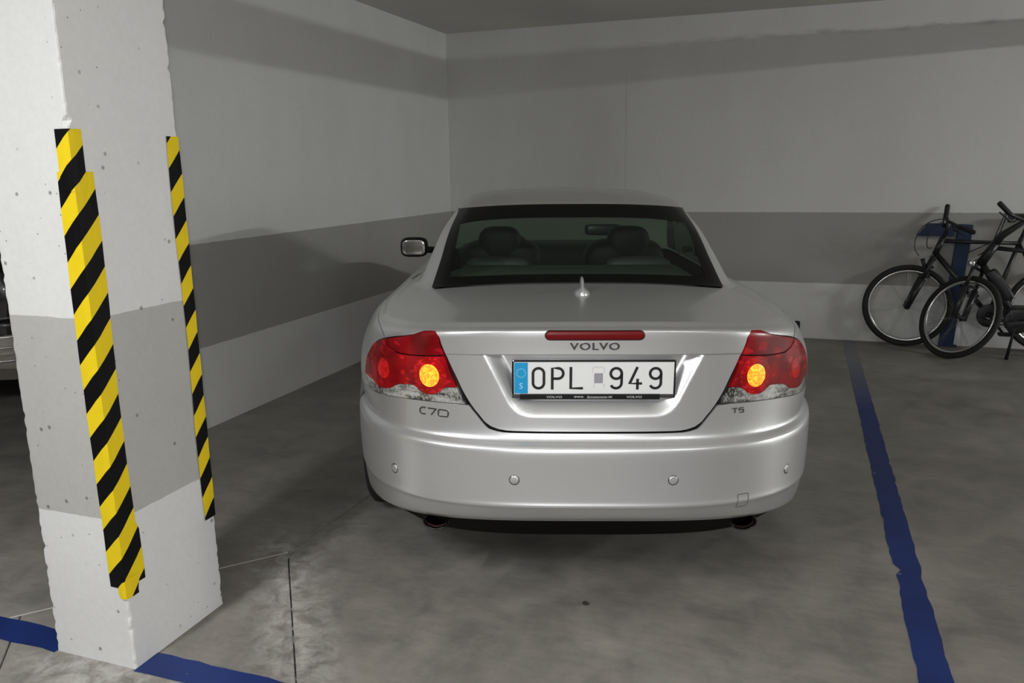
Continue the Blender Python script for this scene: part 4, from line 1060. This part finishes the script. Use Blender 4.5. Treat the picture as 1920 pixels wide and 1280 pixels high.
box('mudguard_bracket', (.115, -.03, .60), (.05, .05, .05), M_bike, b1, bevel=.008)
tube('reflector_stalk', [(.16, -.03, .66), (.09, -.03, .68), (.075, -.03, .73)], [.012, .016, .018], M_bike, b1)
# second bicycle with its wheel swung round towards the viewer
th_, ph_ = -.85, .40
hv = Vector((math.cos(th_), math.sin(th_), 0)); nv = Vector((-math.sin(th_), math.cos(th_), 0)); uv_ = Vector((0, 0, 1)) * math.cos(ph_) + nv * math.sin(ph_)
R2 = .338; fh2 = Vector((1.105, 6.855, 0)) + R2 * uv_; ax2 = hv.cross(uv_)
crown = fh2 + uv_ * .43
def P_cables(g_):
    c = g_['bar']; return [(g_['gl'] * .4 + g_['bl'] * .6, c + Vector((-.20, -.05, -.12)), c + Vector((-.22, -.04, -.30)), crown + Vector((-.09, -.07, .03))), (g_['gl'] * .3 + g_['bl'] * .7, c + Vector((-.16, -.05, -.10)), c + Vector((-.20, -.06, -.2)), crown + Vector((-.03, -.06, .08))), (c + Vector((-.01, -.03, -.02)), c + Vector((-.10, -.05, -.03)), c + Vector((-.17, -.05, -.15)), crown + Vector((-.10, -.06, .10)))]
P2 = dict(fh=fh2, hb=crown, ht=crown + Vector((.085, -.03, .17)), bar=(1.565, 6.90, 1.055), bl=(1.46, 6.86, 1.10), gl=(1.375, 6.84, 1.185), br=(1.70, 6.90, 1.07), gr=(1.80, 6.92, 1.12),
    st=(1.86, 6.97, .80), bb=(1.60, 6.97, .30), rh=(2.06, 6.98, R2), lamp=Vector(crown) + Vector((-.075, -.085, .02)))
b2 = bike('black bicycle cut off by the right edge, front wheel swung out towards the viewer', (1.11, 6.92, 0), P2, G_B, front_axle=ax2, front_up=uv_, lamp=True, R=R2, battery=True,
    kick=[(1.64, 6.93, .29), (1.60, 6.92, .27), (1.575, 6.92, .20), (1.55, 6.92, .0)])
tube('chain_guard', [Vector((1.52, 6.90, .27)) - Vector((1.11, 6.92, 0)), Vector((1.75, 6.91, .32)) - Vector((1.11, 6.92, 0)), Vector((2.0, 6.92, .37)) - Vector((1.11, 6.92, 0))], [.026, .022, .016], M_greyframe, b2)

# blue steel post behind the bicycles
M_bluesteel = mat('blue_steel', (.006, .020, .068), .5)
po = thing('post', 'blue steel post with a short side arm, behind the bicycles', 'post', (1.205, 7.318, 0))
bm = bmesh.new(); bm_box(bm, (0.015, 0, .50), (.105, .045, 1.0), bevel=.006, M=Matrix.Rotation(.06, 3, 'Y')); from_bm('column', bm, M_bluesteel, po)
bm = bmesh.new(); bmesh.ops.create_cube(bm, size=1)
for v_ in bm.verts:
    s_ = v_.co.copy(); v_.co = Vector((-.165 + s_.x * .27, s_.y * .035, .955 + s_.z * .10))
    if s_.x < 0 and s_.z > 0: v_.co.x += .075
bmesh.ops.bevel(bm, geom=list(bm.edges), offset=.003, segments=1, affect='EDGES'); from_bm('side_arm', bm, M_bluesteel, po)
bm = bmesh.new(); bm_box(bm, (0, 0, .006), (.13, .055, .012), bevel=.002); from_bm('base_plate', bm, M_bluesteel, po)

# small black junction box low on the back wall, just right of the car
jb = thing('junction_box', 'small black rounded box low on the back wall, beside the right tail lamp', 'box', (.018, Y1, .105))
bm = bmesh.new(); bm_box(bm, (0, -.028, 0), (.062, .056, .095), bevel=.018, seg=3); from_bm('housing', bm, M_black, jb, True)
bm = bmesh.new(); bm_box(bm, (0, -.058, 0), (.040, .008, .070), bevel=.003); from_bm('lid', bm, M_gap, jb)

# small dark crumb lying on the bare floor behind the car
V, F = superell((0, 0, 0), (.011, .008, .005), .8, 6)
V = [Vector(p) * (1 + .18 * math.sin(7 * i)) for i, p in enumerate(V)]; mz = min(p.z for p in V); V = [p - Vector((0, 0, mz)) for p in V]
pb = tag(pydata('pebble', V, F, mat('dark_crumb', (.03, .025, .022), .9)), 'tiny dark pebble on the bare concrete floor behind the silver car', 'pebble'); pb.location = (-.628, 2.468, 0)
